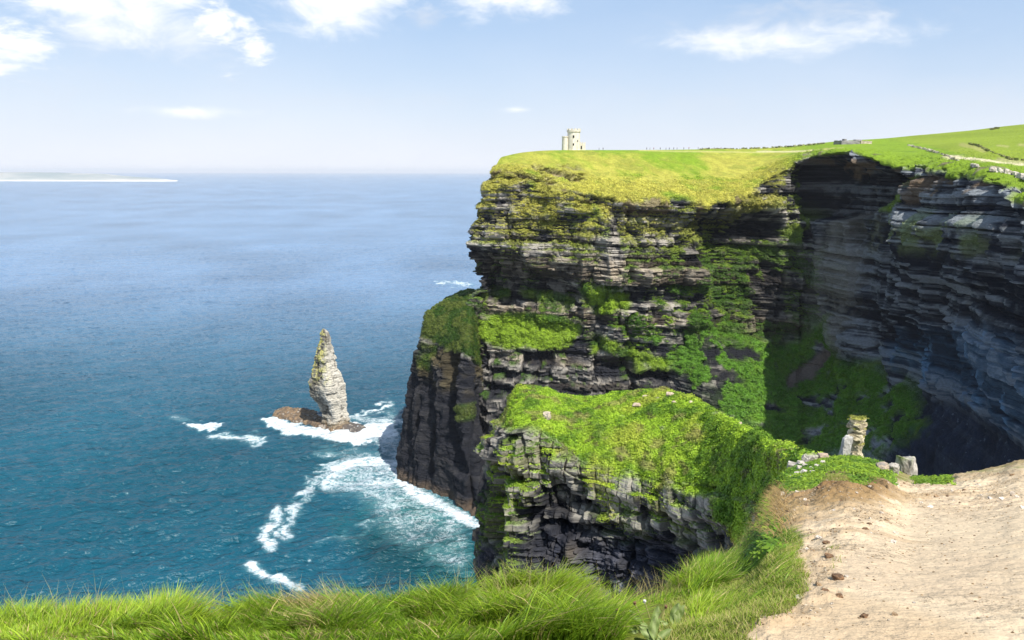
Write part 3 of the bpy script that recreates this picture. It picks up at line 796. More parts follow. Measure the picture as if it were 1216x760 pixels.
# ================================================================== sea
def build_sea():
    az = np.linspace(-.72, .60, 900)
    near = 170 + np.zeros(0)
    # distances chosen so rows are about even in the picture
    ang = np.linspace(math.radians(40), math.radians(3.2), 820)
    d1 = CAMZ / np.tan(ang)
    d2 = np.geomspace(d1[-1] * 1.02, 100000, 70)
    d = np.concatenate([d1, d2])
    A, D = np.meshgrid(az, d)
    X = D * np.tan(A); Y = D * np.ones_like(A)
    Z = np.zeros_like(X)
    P = np.stack([X, Y, Z], -1)
    U, V = px(P)
    fade = 1 - sstep(1400, 3000, D)
    # wind waves running obliquely
    ca, sa = math.cos(.55), math.sin(.55)
    p = X * ca + Y * sa; q = -X * sa + Y * ca
    w1 = 1 - np.abs(fbm(p / 34, q / 15, p * 0, 401, 2)); w2 = 1 - np.abs(fbm(p / 15, q / 6.5, p * 0, 411, 3)); w3 = fbm(p / 5, q / 2.6, p * 0, 421, 2)
    P[..., 2] = fade * (1.5 * (w1 - .7) * 1.3 + 2.1 * (w2 - .7) + .7 * w3)
    foam = np.zeros_like(X)
    # jitter in world metres turned to picture pixels near the stack
    n1 = fbm(X / 30, Y / 30, X * 0, 431, 4); n2 = fbm(X / 9, Y / 9, X * 0, 441, 4); n3 = fbm(X / 3, Y / 3, X * 0, 451, 3)
    jit = (n1 * 16 + n2 * 16 + n3 * 5, n1 * 7 + n2 * 9 + n3 * 3)
    def fp(pts, soft, amt):
        nonlocal foam
        foam = np.maximum(foam, amt * polym(U, V, pts, soft, jit))
    def fl(pts, w, amt):
        nonlocal foam
        w = w * 1.55; foam = np.maximum(foam, amt * .92 * linem(U + jit[0] * .7, (V + jit[1] * .7) * 1.6, [(a, b * 1.6) for a, b in pts], w))
    fp([(312, 497), (330, 498), (380, 508), (440, 503), (478, 508), (482, 520), (450, 526), (430, 532), (380, 522), (330, 514)], 4, 1.15)
    fp([(214, 503), (240, 499), (270, 500), (262, 507), (232, 511)], 3, 1.1)
    fp([(430, 496), (482, 488), (482, 562), (470, 557), (440, 524)], 12, .62)
    fl([(250, 519), (290, 521), (312, 521), (300, 527)], 5, .9)
    fl([(418, 495), (440, 488), (462, 484), (458, 478)], 4, 1.0)
    fl([(415, 497), (450, 500), (480, 504)], 5, .8)
    fl([(385, 575), (400, 560), (430, 552), (470, 548), (478, 556)], 7, 1.0)
    fl([(400, 548), (378, 568), (350, 590), (340, 620), (345, 640)], 6, .8)
    fl([(325, 606), (322, 630), (318, 650)], 6, .95)
    fl([(350, 600), (335, 640)], 5, .7)
    fl([(300, 674), (318, 688), (352, 694)], 6, 1.0)
    fl([(470, 560), (490, 585), (520, 600), (562, 622)], 9, 1.0)
    fl([(455, 555), (465, 600)], 9, .62)
    fl([(440, 620), (500, 618), (560, 625)], 6, .55)
    fl([(380, 648), (420, 640), (440, 622)], 5, .5)
    fl([(524, 338), (560, 338)], 2.5, .85)
    fl([(206, 497), (220, 498)], 3, .5)
    fp([(380, 530), (480, 530), (562, 600), (562, 660), (470, 655), (420, 600)], 22, .52)
    fp([(385, 545), (470, 540), (500, 590), (440, 590), (380, 585)], 12, .66)
    fp([(500, 640), (562, 630), (562, 690), (500, 670)], 14, .48)
    # foam hugging the foot of the cliff and of the stack
    # scattered caps
    caps = sstep(.56, .70, n2 * .55 + n3 * .35 + n1 * .4) * (D < 2600) * .5
    foam = np.maximum(foam, caps)
    rg = 1 - np.abs(fbm(X / 8, Y / 8, X * 0, 481, 4)) * 2.6; rg2 = 1 - np.abs(fbm(X / 3.2, Y / 3.2, X * 0, 485, 3)) * 2.4
    lace = .55 * rg + .45 * rg2 + .25 * n3
    core = sstep(.55, 1.0, foam + .30 * n2 + .12 * n3)
    fm = np.clip(.62 * sstep(.35, 1.15, foam + .22 * n2) + .42 * sstep(.05, .6, foam) + .10 * n3 * (foam > .1), 0, 1)
    milk = sstep(.1, .8, foam + .2 * n2)
    P[..., 2] += .25 * fm
    # water colour: teal near the rocks, sky reflection put into paler far water
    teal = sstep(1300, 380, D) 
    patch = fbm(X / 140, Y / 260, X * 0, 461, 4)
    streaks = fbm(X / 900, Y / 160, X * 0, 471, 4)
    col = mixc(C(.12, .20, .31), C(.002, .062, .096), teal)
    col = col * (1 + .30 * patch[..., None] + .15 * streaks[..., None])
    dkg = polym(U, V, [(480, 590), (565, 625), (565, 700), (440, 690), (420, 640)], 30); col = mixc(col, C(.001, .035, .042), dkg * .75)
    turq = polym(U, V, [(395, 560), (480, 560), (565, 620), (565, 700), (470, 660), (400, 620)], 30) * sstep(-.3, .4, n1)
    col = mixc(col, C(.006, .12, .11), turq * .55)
    col = mixc(col, C(.16, .32, .34), milk * .42)
    m, nt = nodes('sea_water'); L = nt.links.new
    out = nd(nt, 'ShaderNodeOutputMaterial'); bs = nd(nt, 'ShaderNodeBsdfPrincipled')
    bs.inputs['Roughness'].default_value = .24; bs.inputs['IOR'].default_value = 1.33
    att = nd(nt, 'ShaderNodeAttribute', attribute_name='Col'); L(att.outputs['Color'], bs.inputs['Base Color'])
    geo = nd(nt, 'ShaderNodeNewGeometry')
    mp = nd(nt, 'ShaderNodeMapping'); mp.inputs['Rotation'].default_value = (0, 0, -.55); mp.inputs['Scale'].default_value = (1, 2.1, 1)
    L(geo.outputs['Position'], mp.inputs['Vector'])
    prev = None
    for s, dd in ((.32, .85), (.07, 3.8), (.014, 8.0)):
        n = nd(nt, 'ShaderNodeTexNoise', i_Scale=s, i_Detail=4.0, i_Roughness=.6); L(mp.outputs[0], n.inputs['Vector'])
        b = nd(nt, 'ShaderNodeBump', i_Strength=1.0, i_Distance=dd); L(n.outputs['Fac'], b.inputs['Height'])
        if prev is not None: L(prev.outputs[0], b.inputs['Normal'])
        prev = b
    L(prev.outputs[0], bs.inputs['Normal'])
    fa = nd(nt, 'ShaderNodeAttribute', attribute_name='foam')
    k = None
    for sc_, am in ((.10, .30), (.30, .42), (.9, .34)):
        n = nd(nt, 'ShaderNodeTexNoise', i_Scale=sc_, i_Detail=4.0, i_Roughness=.6, i_Distortion=.8); L(geo.outputs['Position'], n.inputs['Vector'])
        rdg = mathn(nt, 'MULTIPLY', mathn(nt, 'SUBTRACT', 1.0, mathn(nt, 'MULTIPLY', mathn(nt, 'ABSOLUTE', mathn(nt, 'SUBTRACT', n.outputs['Fac'], .5)), 9.0)), am)
        k = rdg if k is None else mathn(nt, 'ADD', k, rdg)
    k = mathn(nt, 'MULTIPLY_ADD', k, .95, mathn(nt, 'MULTIPLY_ADD', fa.outputs['Fac'], 1.75, -1.22), clamp=True)
    k = mathn(nt, 'MULTIPLY', k, mathn(nt, 'MULTIPLY', fa.outputs['Fac'], 5, clamp=True), clamp=True)
    df = nd(nt, 'ShaderNodeBsdfPrincipled'); df.inputs['Base Color'].default_value = (.58, .63, .66, 1); df.inputs['Roughness'].default_value = .8
    L(prev.outputs[0], df.inputs['Normal'])
    mx = nd(nt, 'ShaderNodeMixShader'); L(k, mx.inputs[0]); L(bs.outputs[0], mx.inputs[1]); L(df.outputs[0], mx.inputs[2]); L(mx.outputs[0], out.inputs[0])
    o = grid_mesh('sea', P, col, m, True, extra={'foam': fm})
    tag(o, 'blue-green ocean with rippling waves and streaks of foam', 'sea', kind='structure')
build_sea()

# ================================================================== sea stack
def build_stack():
    prof = [(391, 382, 386.5), (395, 380, 391), (403, 380, 393), (410, 377, 394), (417, 374.5, 397), (428, 373, 399.5), (439, 371, 402), (449, 368, 407.5), (458, 368, 410), (466, 368.5, 410.5), (473, 373, 411), (479, 379, 411.5), (488, 381.5, 412), (497, 382, 413), (506, 381, 415)]
    base = wz(397, 506, 0.0); Y0 = base[1]
    root = empty('sea_stack', (base[0], base[1], 0))
    tag(root, 'tall pale rock stack rising from the sea in a ring of white foam', 'sea stack')
    rowsP = []
    nth = 160
    ctrl = []
    for v, l, r in prof[::-1]:
        a = wp(l, v, Y0); b = wp(r, v, Y0)
        ctrl.append([(a[0] + b[0]) / 2, (b[0] - a[0]) / 2, a[2]])
    ctrl = np.array(ctrl)
    R = pchip(ctrl, [18] * (len(ctrl) - 1))
    R = np.concatenate([[[R[0][0], R[0][1] + 1, -3]], R, [[R[-1][0], .05, R[-1][2] + .5]]])
    th = np.linspace(0, 2 * math.pi, nth + 1)
    TH = th[None, :]
    # slightly squarish section
    cs, sn = np.cos(TH), np.sin(TH)
    ph = TH + math.radians(33)
    k = (np.abs(np.cos(ph)) ** 5 + np.abs(np.sin(ph)) ** 5) ** (-1 / 5)
    k = k / np.max(k * cs)
    X = R[:, 0:1] + R[:, 1:2] * cs * k; Yy = Y0 + R[:, 1:2] * .95 * sn * k; Z = R[:, 2:3] * np.ones_like(TH)
    P = np.stack([X, Yy, Z], -1)
    s = TH * 11 * np.ones_like(Z); s[:, -1] = s[:, 0]
    o1, l1, c1 = strata(s, Z + .08 * X, 5, 7, 1.1, 811, .3); o2, l2, c2 = strata(s, Z, 1.9, 3.2, .8, 812, .3)
    j = fbm(X / 5, Yy / 5, Z / 5, 813, 4); jj = fbm(X / 1.6, Yy / 1.6, Z / 1.6, 814, 3)
    o3, l3, c3 = strata(s, Z, .8, 1.6, .5, 815, .2)
    D = (o1 + o2 + o3) * .8 + j * 1.0 + jj * .5 - .45 + .9 * sstep(14, 3, Z) * (cs > 0)
    D *= np.clip(R[:, 1:2] / 6, 0, 1)
    n = np.stack([cs * np.ones_like(Z), sn * np.ones_like(Z), 0 * Z], -1)
    P2 = P + n * D[..., None]; P2[:, -1] = P2[:, 0]
    U, V = px(P2)
    t = .35 * c1 + .3 * c2 + .4 * (jj + .3)
    col = mixc(C(.075, .068, .055), C(.36, .335, .28), sstep(.1, .95, t))
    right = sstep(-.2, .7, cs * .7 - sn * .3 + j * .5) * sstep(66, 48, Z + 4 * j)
    col = mixc(col, C(.62, .59, .52), right * .75 * sstep(-.1, .4, t))  # sunlit right side is put into the rock colour as a paler tone
    col = mixc(col, C(.42, .40, .10), sstep(26, 40, Z + 8 * j) * sstep(-.2, .3, jj + .4 * j) * .8 * sstep(.8, -.3, cs))
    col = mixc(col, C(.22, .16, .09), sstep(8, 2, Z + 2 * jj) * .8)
    M = P2.copy(); M[..., 0] -= base[0]; M[..., 1] -= base[1]
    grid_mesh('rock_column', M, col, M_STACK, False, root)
    # wave-cut shelf
    outl = [(322, 493), (330, 487), (345, 485.5), (360, 487), (374, 489), (382, 496), (398, 503), (414, 503), (430, 506), (437, 510), (425, 513), (405, 511.5), (395, 512), (380, 509.5), (362, 503.5), (345, 500), (330, 496.5)]
    ow = np.array([wz(u, v, 0)[:2] for u, v in outl])
    xs = np.linspace(ow[:, 0].min() - 3, ow[:, 0].max() + 3, 240); ys = np.linspace(ow[:, 1].min() - 3, ow[:, 1].max() + 3, 150)
    XX, YY = np.meshgrid(xs, ys)
    n1 = fbm(XX / 6, YY / 6, XX * 0, 821, 4); n2 = fbm(XX / 1.7, YY / 1.7, XX * 0, 822, 3)
    mk = polym(XX, YY, [tuple(p) for p in ow], 3.0, (n1 * 3, n1 * 3))
    ZZ = -2.2 + mk * (4.6 + 1.2 * n1 + .9 * n2) + np.floor(n1 * 3) * .25
    cc = mixc(C(.22, .155, .095), C(.10, .075, .055), sstep(-.3, .3, n2))
    cc = mixc(cc, C(.10, .09, .085), sstep(base[0] + 4, base[0] + 12, XX)); cc = mixc(cc, C(.5, .45, .38), sstep(.3, .5, n2) * .5)
    Q = np.stack([XX - base[0], YY - base[1], ZZ], -1)
    grid_mesh('rock_shelf', Q, cc, M_STACK, False, root)
build_stack()

# ================================================================== island on the horizon
def build_island():
    Yi = CAMZ / math.tan(math.radians(.72))
    us = np.linspace(-260, 212, 180); nr = 24
    P = []
    for u in us:
        e = sstep(214, 120, np.array(u)) 
        hgt = 150 * (.18 + .55 * e + .27 * sstep(150, 60, np.array(u))) * (1 if u < 208 else max(0, (212 - u) / 4))
        hgt = float(hgt + 10 * vn(np.array(u / 30), np.array(0.), np.array(0.), 5)) * float(sstep(213, 190, np.array(u)) * .85 + .15) * (u < 211.9)
        row = []
        for k in range(nr):
            t = k / (nr - 1)
            z = hgt * math.sin(math.pi * t) ** .7 - 2
            p = wp(u, 204, Yi * (1 + .16 * t)); row.append([p[0], p[1], z])
        P.append(row)
    P = np.array(P)
    X, Z = P[..., 0], P[..., 2]
    n = fbm(X / 500, P[..., 1] / 500, Z / 60, 9, 4)
    col = mixc(C(.22, .26, .26), C(.36, .36, .34), sstep(-.4, .5, n))
    col = mixc(col, C(.6, .58, .53), sstep(32, 18, Z + 10 * n))
    o = grid_mesh('island', P, col, M_FARSTONE, True)
    tag(o, 'pale low island on the horizon at the left', 'island', kind='structure')
build_island()

# ================================================================== bmesh helpers for built things
import bmesh
def finish(bm, name, mat, parent=None, col=None, smooth=False, jitter=0, colfn=None):
    me = bpy.data.meshes.new(name); bm.to_mesh(me); bm.free()
    n = len(me.vertices)
    co = np.zeros(n * 3, np.float32); me.vertices.foreach_get('co', co); co = co.reshape(-1, 3).astype(float)
    if jitter:
        co += jitter * np.stack([vn(co[:, 0] * 3 / jitter / 10 + k * 31, co[:, 1] * 3 / jitter / 10, co[:, 2] * 3 / jitter / 10, 7) for k in range(3)], 1)
        me.vertices.foreach_set('co', co.astype(np.float32).ravel())
    c = me.color_attributes.new('Col', 'FLOAT_COLOR', 'POINT')
    cc = np.ones((n, 4), np.float32)
    base = colfn(co) if colfn is not None else np.ones((n, 3)) * np.array(col)
    cc[:, :3] = np.clip(base, 0, 1)
    c.data.foreach_set('color', cc.ravel())
    for p in me.polygons: p.use_smooth = smooth
    me.update()
    return new_obj(name, me, mat, parent)

def box(bm, x0, x1, y0, y1, z0, z1):
    r = bmesh.ops.create_cube(bm, size=1)
    bmesh.ops.scale(bm, vec=(x1 - x0, y1 - y0, z1 - z0), verts=r['verts'])
    bmesh.ops.translate(bm, vec=((x0 + x1) / 2, (y0 + y1) / 2, (z0 + z1) / 2), verts=r['verts'])
    return r['verts']

def ring_wall(bm, r0, r1, z0, z1, a0=0, a1=2 * math.pi, n=40, cx=0, cy=0):
    full = abs(a1 - a0 - 2 * math.pi) < 1e-6
    m = n if full else n + 1
    L = []
    for k in range(m):
        a = a0 + (a1 - a0) * k / n
        c, s = math.cos(a), math.sin(a)
        L.append([bm.verts.new((cx + r * c, cy + r * s, z)) for r, z in ((r1, z0), (r1, z1), (r0, z1), (r0, z0))])
    for k in range(n):
        A = L[k]; B = L[(k + 1) % m]
        for i in range(4):
            bm.faces.new((A[i], B[i], B[(i + 1) % 4], A[(i + 1) % 4]))
    if not full:
        bm.faces.new(L[0][::-1]); bm.faces.new(L[-1])

# ---- round stone tower
def build_tower():
    b = wp(681, 178.3, 505.0)
    root = empty('stone_tower', (b[0], b[1], b[2] - .6))
    tag(root, 'round pale stone lookout tower with battlements on the clifftop', 'tower')
    tc = lambda co: mixc(C(.50, .45, .36), C(.70, .66, .56), sstep(-.5, .5, fbm(co[:, 0] / 1.2, co[:, 1] / 1.2, co[:, 2] / .6, 5, 3)))
    R = 3.9; Hh = 13.4
    bm = bmesh.new()
    n = 48; lv = [(0, R + .35), (1.2, R + .1), (Hh - 2.3, R - .1), (Hh - 1.9, R + .35), (Hh - .9, R + .35)]
    rings = [[bm.verts.new((r * math.cos(2 * math.pi * k / n), r * math.sin(2 * math.pi * k / n), z)) for k in range(n)] for z, r in lv]
    for a, c in zip(rings, rings[1:]):
        for k in range(n): bm.faces.new((a[k], a[(k + 1) % n], c[(k + 1) % n], c[k]))
    bm.faces.new(rings[-1])
    finish(bm, 'tower_body', M_FARSTONE, root, colfn=tc)
    for k in range(12):
        bm = bmesh.new(); a = 2 * math.pi * k / 12
        ring_wall(bm, R - .25, R + .36, Hh - .9, Hh, a, a + 2 * math.pi / 12 * .6, 5)
        finish(bm, 'battlement', M_FARSTONE, root, colfn=tc)
    dk = C(.02, .02, .02)
    for (ax, z, w, h) in [(-95, 8.6, .9, 1.5), (-95, 3.9, .8, 1.3), (-55, 6.0, .6, 1.1)]:
        bm = bmesh.new(); a = math.radians(ax); box(bm, -.1, .18, -w / 2, w / 2, z - h / 2, z + h / 2)
        bmesh.ops.rotate(bm, cent=(0, 0, 0), matrix=Matrix.Rotation(a, 3, 'Z'), verts=bm.verts)
        rr = R - .02; bmesh.ops.translate(bm, vec=(rr * math.cos(a), rr * math.sin(a), 0), verts=bm.verts)
        finish(bm, 'window', M_FARSTONE, root, col=dk)
    # stair turret on the left
    bm = bmesh.new(); cx, cy = -5.2, -.6
    rings = [[bm.verts.new((cx + r * math.cos(2 * math.pi * k / 32), cy + r * math.sin(2 * math.pi * k / 32), z)) for k in range(32)] for z, r in ((0, 2.05), (8.2, 1.95), (8.25, 2.15), (8.9, 2.15))]
    for a, c in zip(rings, rings[1:]):
        for k in range(32): bm.faces.new((a[k], a[(k + 1) % 32], c[(k + 1) % 32], c[k]))
    bm.faces.new(rings[-1])
    finish(bm, 'stair_turret', M_FARSTONE, root, colfn=tc)
    # low square annex on the right
    bm = bmesh.new(); box(bm, 3.6, 7.2, -1.8, 1.8, 0, 4.6); finish(bm, 'annex', M_FARSTONE, root, colfn=tc)
    for x in (3.9, 5.1, 6.5):
        bm = bmesh.new(); box(bm, x, x + .7, -1.83, -1.2, 4.6, 5.4); finish(bm, 'battlement', M_FARSTONE, root, colfn=tc)
    bm = bmesh.new(); box(bm, 4.3, 5.1, -1.9, -1.5, 1.2, 3.1); finish(bm, 'doorway', M_FARSTONE, root, col=dk)
build_tower()

# ---- rocks
def rock_mesh(name, sx, sy, sz, seed, subdiv=3, blocky=.5, col=C(.42, .39, .33), col2=C(.2, .19, .17), moss=0.0, mosscol=C(.16, .22, .03)):
    bm = bmesh.new()
    bmesh.ops.create_cube(bm, size=1)
    bmesh.ops.subdivide_edges(bm, edges=bm.edges[:], cuts=2 ** subdiv - 1, use_grid_fill=True)
    me = bpy.data.meshes.new(name); bm.to_mesh(me); bm.free()
    n = len(me.vertices); co = np.zeros(n * 3, np.float32); me.vertices.foreach_get('co', co); co = co.reshape(-1, 3).astype(float)
    l = np.linalg.norm(co, axis=1, keepdims=True); sph = co / l * .56
    co = co * blocky + sph * (1 - blocky)
    f = fbm(co[:, 0] * 2.2 + seed * 7.3, co[:, 1] * 2.2, co[:, 2] * 2.2, seed, 3)
    g = fbm(co[:, 0] * 7 + seed * 3.3, co[:, 1] * 7, co[:, 2] * 9, seed + 5, 3)
    # chop facets
    for k in range(5):
        d = np.array([h1(np.array(seed * 10 + k), 1) - .5, h1(np.array(seed * 10 + k), 2) - .5, (h1(np.array(seed * 10 + k), 3) - .5) * .8]); d /= np.linalg.norm(d)
        pj = co @ d; lim = .40 + .08 * h1(np.array(seed + k), 4)
        co = co - np.maximum(pj - lim, 0)[:, None] * d * .85
    co = co * (1 + .20 * f + .10 * g)[:, None]
    cc = mixc(np.tile(col2, (n, 1)), np.tile(col, (n, 1)), sstep(-.35, .35, g + .5 * f))
    if moss:
        mk = sstep(.15, .5, co[:, 2] + .35 * f + moss - .5); cc = mixc(cc, np.tile(mosscol, (n, 1)) * (1 + g[:, None]), mk)
    co = co * np.array([sx, sy, sz])
    me.vertices.foreach_set('co', co.astype(np.float32).ravel())
    c = me.color_attributes.new('Col', 'FLOAT_COLOR', 'POINT'); q = np.ones((n, 4), np.float32); q[:, :3] = np.clip(cc, 0, 1); c.data.foreach_set('color', q.ravel())
    me.materials.append(M_STONE); me.update()
    return me

def place(name, me, loc, rot=(0, 0, 0), sc=(1, 1, 1), parent=None):
    o = bpy.data.objects.new(name, me); bpy.context.scene.collection.objects.link(o)
    o.location = loc; o.rotation_euler = rot; o.scale = sc
    if parent is not None: o.parent = parent
    return o

EDGE = gnd['edge'] + 6
def gp(u, v): return pick(gnd, u, v, EDGE)
def scale_at(p):  # metres per photo pixel at p
    return (p[1] * cp - (p[2] - CAMZ) * sp) / F

# tall stack of weathered slabs beside the path
def build_pillar():
    p = gp(1014, 546); m = scale_at(p)
    root = empty('stone_pillar', tuple(p)); tag(root, 'tall narrow pillar of stacked mossy slabs at the far edge of the path', 'stone pillar')
    spec = [(2, 0, 15, 12), (3, 11, 12, 10), (2, 20, 13, 9), (-1, 28, 18, 7), (1, 34, 16, 7), (0, 40, 18, 7), (1, 46, 16, 6)]
    for k, (dx, dz, w, h) in enumerate(spec):
        me = rock_mesh('slab', w * m, w * m * .9, h * 1.25 * m, 900 + k, 3, .82, C(.56, .49, .34), C(.20, .17, .11), moss=.34, mosscol=C(.30, .29, .06))
        place('slab', me, (dx * m, 0, (dz + h / 2) * m - .02), (0, 0, .4 * k), parent=root)
    q, r, c = None, None, None
    pts = np.array([p + [rng.normal() * 5 * m, rng.normal() * 4 * m, 51 * m + rng.random() * 2 * m] for _ in range(90)])
    o = leaf_clumps('moss_cap', pts, np.tile([0, 0, 1.], (90, 1)), 1.6 * m, 6, .9 * m, np.tile(C(.25, .27, .05), (90, 1)), M_LEAF)
    o.parent = root; o.matrix_parent_inverse = Matrix.Translation(-Vector(p))
    p2 = gp(1003, 541)
    me = rock_mesh('upright_slab', 13 * m, 9 * m, 27 * m, 950, 3, .85, C(.42, .41, .38), C(.25, .24, .22))
    tag(place('upright_slab', me, (p2[0], p2[1], p2[2] + 11 * m), (0, .12, .3)), 'grey upright slab leaning on the left of the tall pillar', 'stone')
build_pillar()
def stone(u, v, w, h, seed, label, cat='stone', blocky=.6, col=C(.46, .43, .37), col2=C(.24, .22, .19), moss=0., G=None, group=None, rot=None, name='stone'):
    p = gp(u, v) if G is None else pick(G, u, v); m = scale_at(p)
    me = rock_mesh(name, w * m, w * m * .85, h * m * 1.1, seed, 3, blocky, col, col2, moss)
    o = place(name, me, (p[0], p[1] , p[2] + h * m * .35), rot or (.1 * math.sin(seed), .15 * math.cos(seed * 2), seed * 1.3))
    return tag(o, label, cat, group)
stone(1077, 568, 21, 29, 31, 'squat square block with a mossy top standing at the path edge', blocky=.92, moss=.25, rot=(0, .02, .35), name='stone_block')
stone(1061, 563, 13, 14, 32, 'small grey boulder just left of the squat square block', name='boulder')
stone(1046, 558, 14, 9, 33, 'flat brownish boulder on the knoll right of the tall pillar', name='boulder', col=C(.42, .33, .24))
stone(958, 543, 18, 14, 34, 'largest boulder at the top of the rubble heap', name='boulder', moss=.3)
stone(975, 536, 14, 9, 35, 'reddish slab just right of the largest boulder on the rubble heap', name='boulder', col=C(.5, .36, .26))
stone(934, 541, 13, 8, 36, 'pale slab lying on the turf left of the rubble heap', name='boulder')
heap = [(944, 552, 6, 5), (950, 550, 9, 8), (949, 558, 6, 6), (956, 556, 7, 6), (961, 551, 7, 8), (963, 559, 6, 5), (955, 563, 8, 6), (970, 549, 9, 7), (970, 556, 7, 5), (977, 552, 6, 5), (965, 563, 6, 5), (947, 565, 10, 5), (940, 569, 8, 5), (972, 545, 7, 5), (980, 556, 5, 4), (952, 569, 5, 4), (968, 567, 5, 4)]
for k, (u, v, w, h) in enumerate(heap):
    stone(u, v, w, h, 40 + k, 'pale broken stone among many in the rubble heap left of the tall pillar', group='stones of the rubble heap', name='rubble_stone', blocky=.7, col=C(.60, .55, .47), col2=C(.34, .31, .26))
stone(649, 497, 9, 9, 60, 'pale stone alone in the turf at the left end of the promontory', G=prom, col=C(.6, .5, .36))
for k, (u, v, w, h, lb) in enumerate([(768, 472, 9, 3, 'leftmost pale stone on the crest of the promontory'), (756, 482, 10, 4, 'pale flat stone below the crest of the promontory'), (796, 470, 9, 5, 'highest pale stone on the crest of the promontory'),
                                       (793, 491, 6, 9, 'pale upright stone on the slope under the promontory crest'), (801, 480, 6, 4, 'small pale stone under the highest stone of the promontory'), (821, 479, 6, 3, 'rightmost small pale stone on the crest of the promontory'), (880, 502, 5, 3, 'small pale stone on the falling ridge of the promontory')]):
    stone(u, v, w, h, 70 + k, lb, G=prom, col=C(.62, .5, .38), col2=C(.36, .28, .2))

# pebbles and clods on the path
peb = [rock_mesh('pebble', .07, .06, .035, 100 + k, 2, .55, *cc) for k, cc in enumerate([(C(.60, .53, .44), C(.42, .35, .27)), (C(.22, .13, .07), C(.10, .06, .035)), (C(.66, .60, .52), C(.48, .41, .33)), (C(.36, .25, .15), C(.2, .13, .07))])]
wts = gnd['path'] * gnd['rough'] * (gnd['rows'] < gnd['edge'] - 5) * (gnd['rows'] > 30) * (gnd['U'] < 1240)
q1, _, _ = sample_surface(gnd['P'], wts ** 2 / np.maximum(gnd['P'][..., 1], 2) ** 1.2, 210)
w2 = gnd['path'] * (gnd['rows'] < gnd['edge'] - 5) * (gnd['U'] > 930) * (gnd['U'] < 1240) * (gnd['V'] < 780) / np.maximum(gnd['P'][..., 1], 2) ** 1.4
q2, _, _ = sample_surface(gnd['P'], w2, 60)
for q in np.concatenate([q1, q2]):
    s = (.2 + .8 * rng.random() ** 4) * (0.45 + .07 * q[1])
    tag(place('pebble', peb[rng.integers(4)], (q[0], q[1], q[2] + .006 * s), (rng.random() * .5, rng.random() * .5, rng.random() * 6), (s, s * (.7 + .6 * rng.random()), s)), 'small pebble or clod lying loose on the sandy path', 'pebble', 'pebbles on the sandy path')
for k, (u, v, w, h, c) in enumerate([(994, 687, 13, 7, 1), (980, 703, 9, 4, 1), (1026, 733, 8, 5, 1), (985, 662, 10, 4, 1), (981, 645, 8, 3, 1), (948, 711, 8, 4, 2), (997, 709, 8, 5, 1), (1202, 588, 5, 6, 2), (1005, 685, 5, 3, 3)]):
    p = gp(u, v); m = scale_at(p)
    me = rock_mesh('clod', w * m, w * m, h * m, 130 + k, 2, .5, C(.22, .13, .07) if c == 1 else C(.55, .48, .4), C(.10, .06, .035) if c == 1 else C(.4, .33, .25))
    tag(place('clod', me, (p[0], p[1], p[2] + h * m * .25), (0, 0, k)), 'dark clod of earth on the left side of the sandy path' if c == 1 else 'bigger pale stone lying on the sandy path', 'clod' if c == 1 else 'stone', 'dark clods on the path' if c == 1 else 'bigger pale stones on the path')

def gravel():
    w3 = gnd['path'] * (gnd['rows'] < gnd['edge'] - 3) * (gnd['rows'] > 30) * (gnd['U'] < 1240) * (gnd['V'] < 800) * (.10 + gnd['rough'] * sstep(-.1, .35, gnd['j1'] + .4 * gnd['j2'])) / np.maximum(gnd['P'][..., 1], 2) ** 1.1
    q, _, _ = sample_surface(gnd['P'], w3, 6500); n = len(q)
    cube = np.array([[x, y, z] for x in (-.5, .5) for y in (-.5, .5) for z in (-.5, .5)])
    fq = np.array([[0, 1, 3, 2], [4, 6, 7, 5], [0, 4, 5, 1], [2, 3, 7, 6], [0, 2, 6, 4], [1, 5, 7, 3]])
    sz = (.003 + .011 * rng.random(n) ** 3) * (.6 + .05 * q[:, 1])
    V = cube[None] * (.6 + .8 * rng.random((n, 8, 3))) * sz[:, None, None] * np.array([1.3, 1, .7]); a = rng.random(n) * 6.3
    ca, sa = np.cos(a)[:, None], np.sin(a)[:, None]
    V = np.stack([V[..., 0] * ca - V[..., 1] * sa, V[..., 0] * sa + V[..., 1] * ca, V[..., 2] + sz[:, None] * .15], -1) + q[:, None]
    cc = np.where(rng.random((n, 1)) < .6, C(.26, .18, .10), C(.46, .38, .28)) * (.6 + .7 * rng.random((n, 1)))
    me = raw_mesh('gravel', V, (fq[None] + 8 * np.arange(n)[:, None, None]).reshape(-1, 4), np.repeat(cc, 8, 0), False)
    tag(new_obj('gravel', me, M_STONE), 'fine grit and chips scattered over the sandy path', kind='stuff')
gravel()

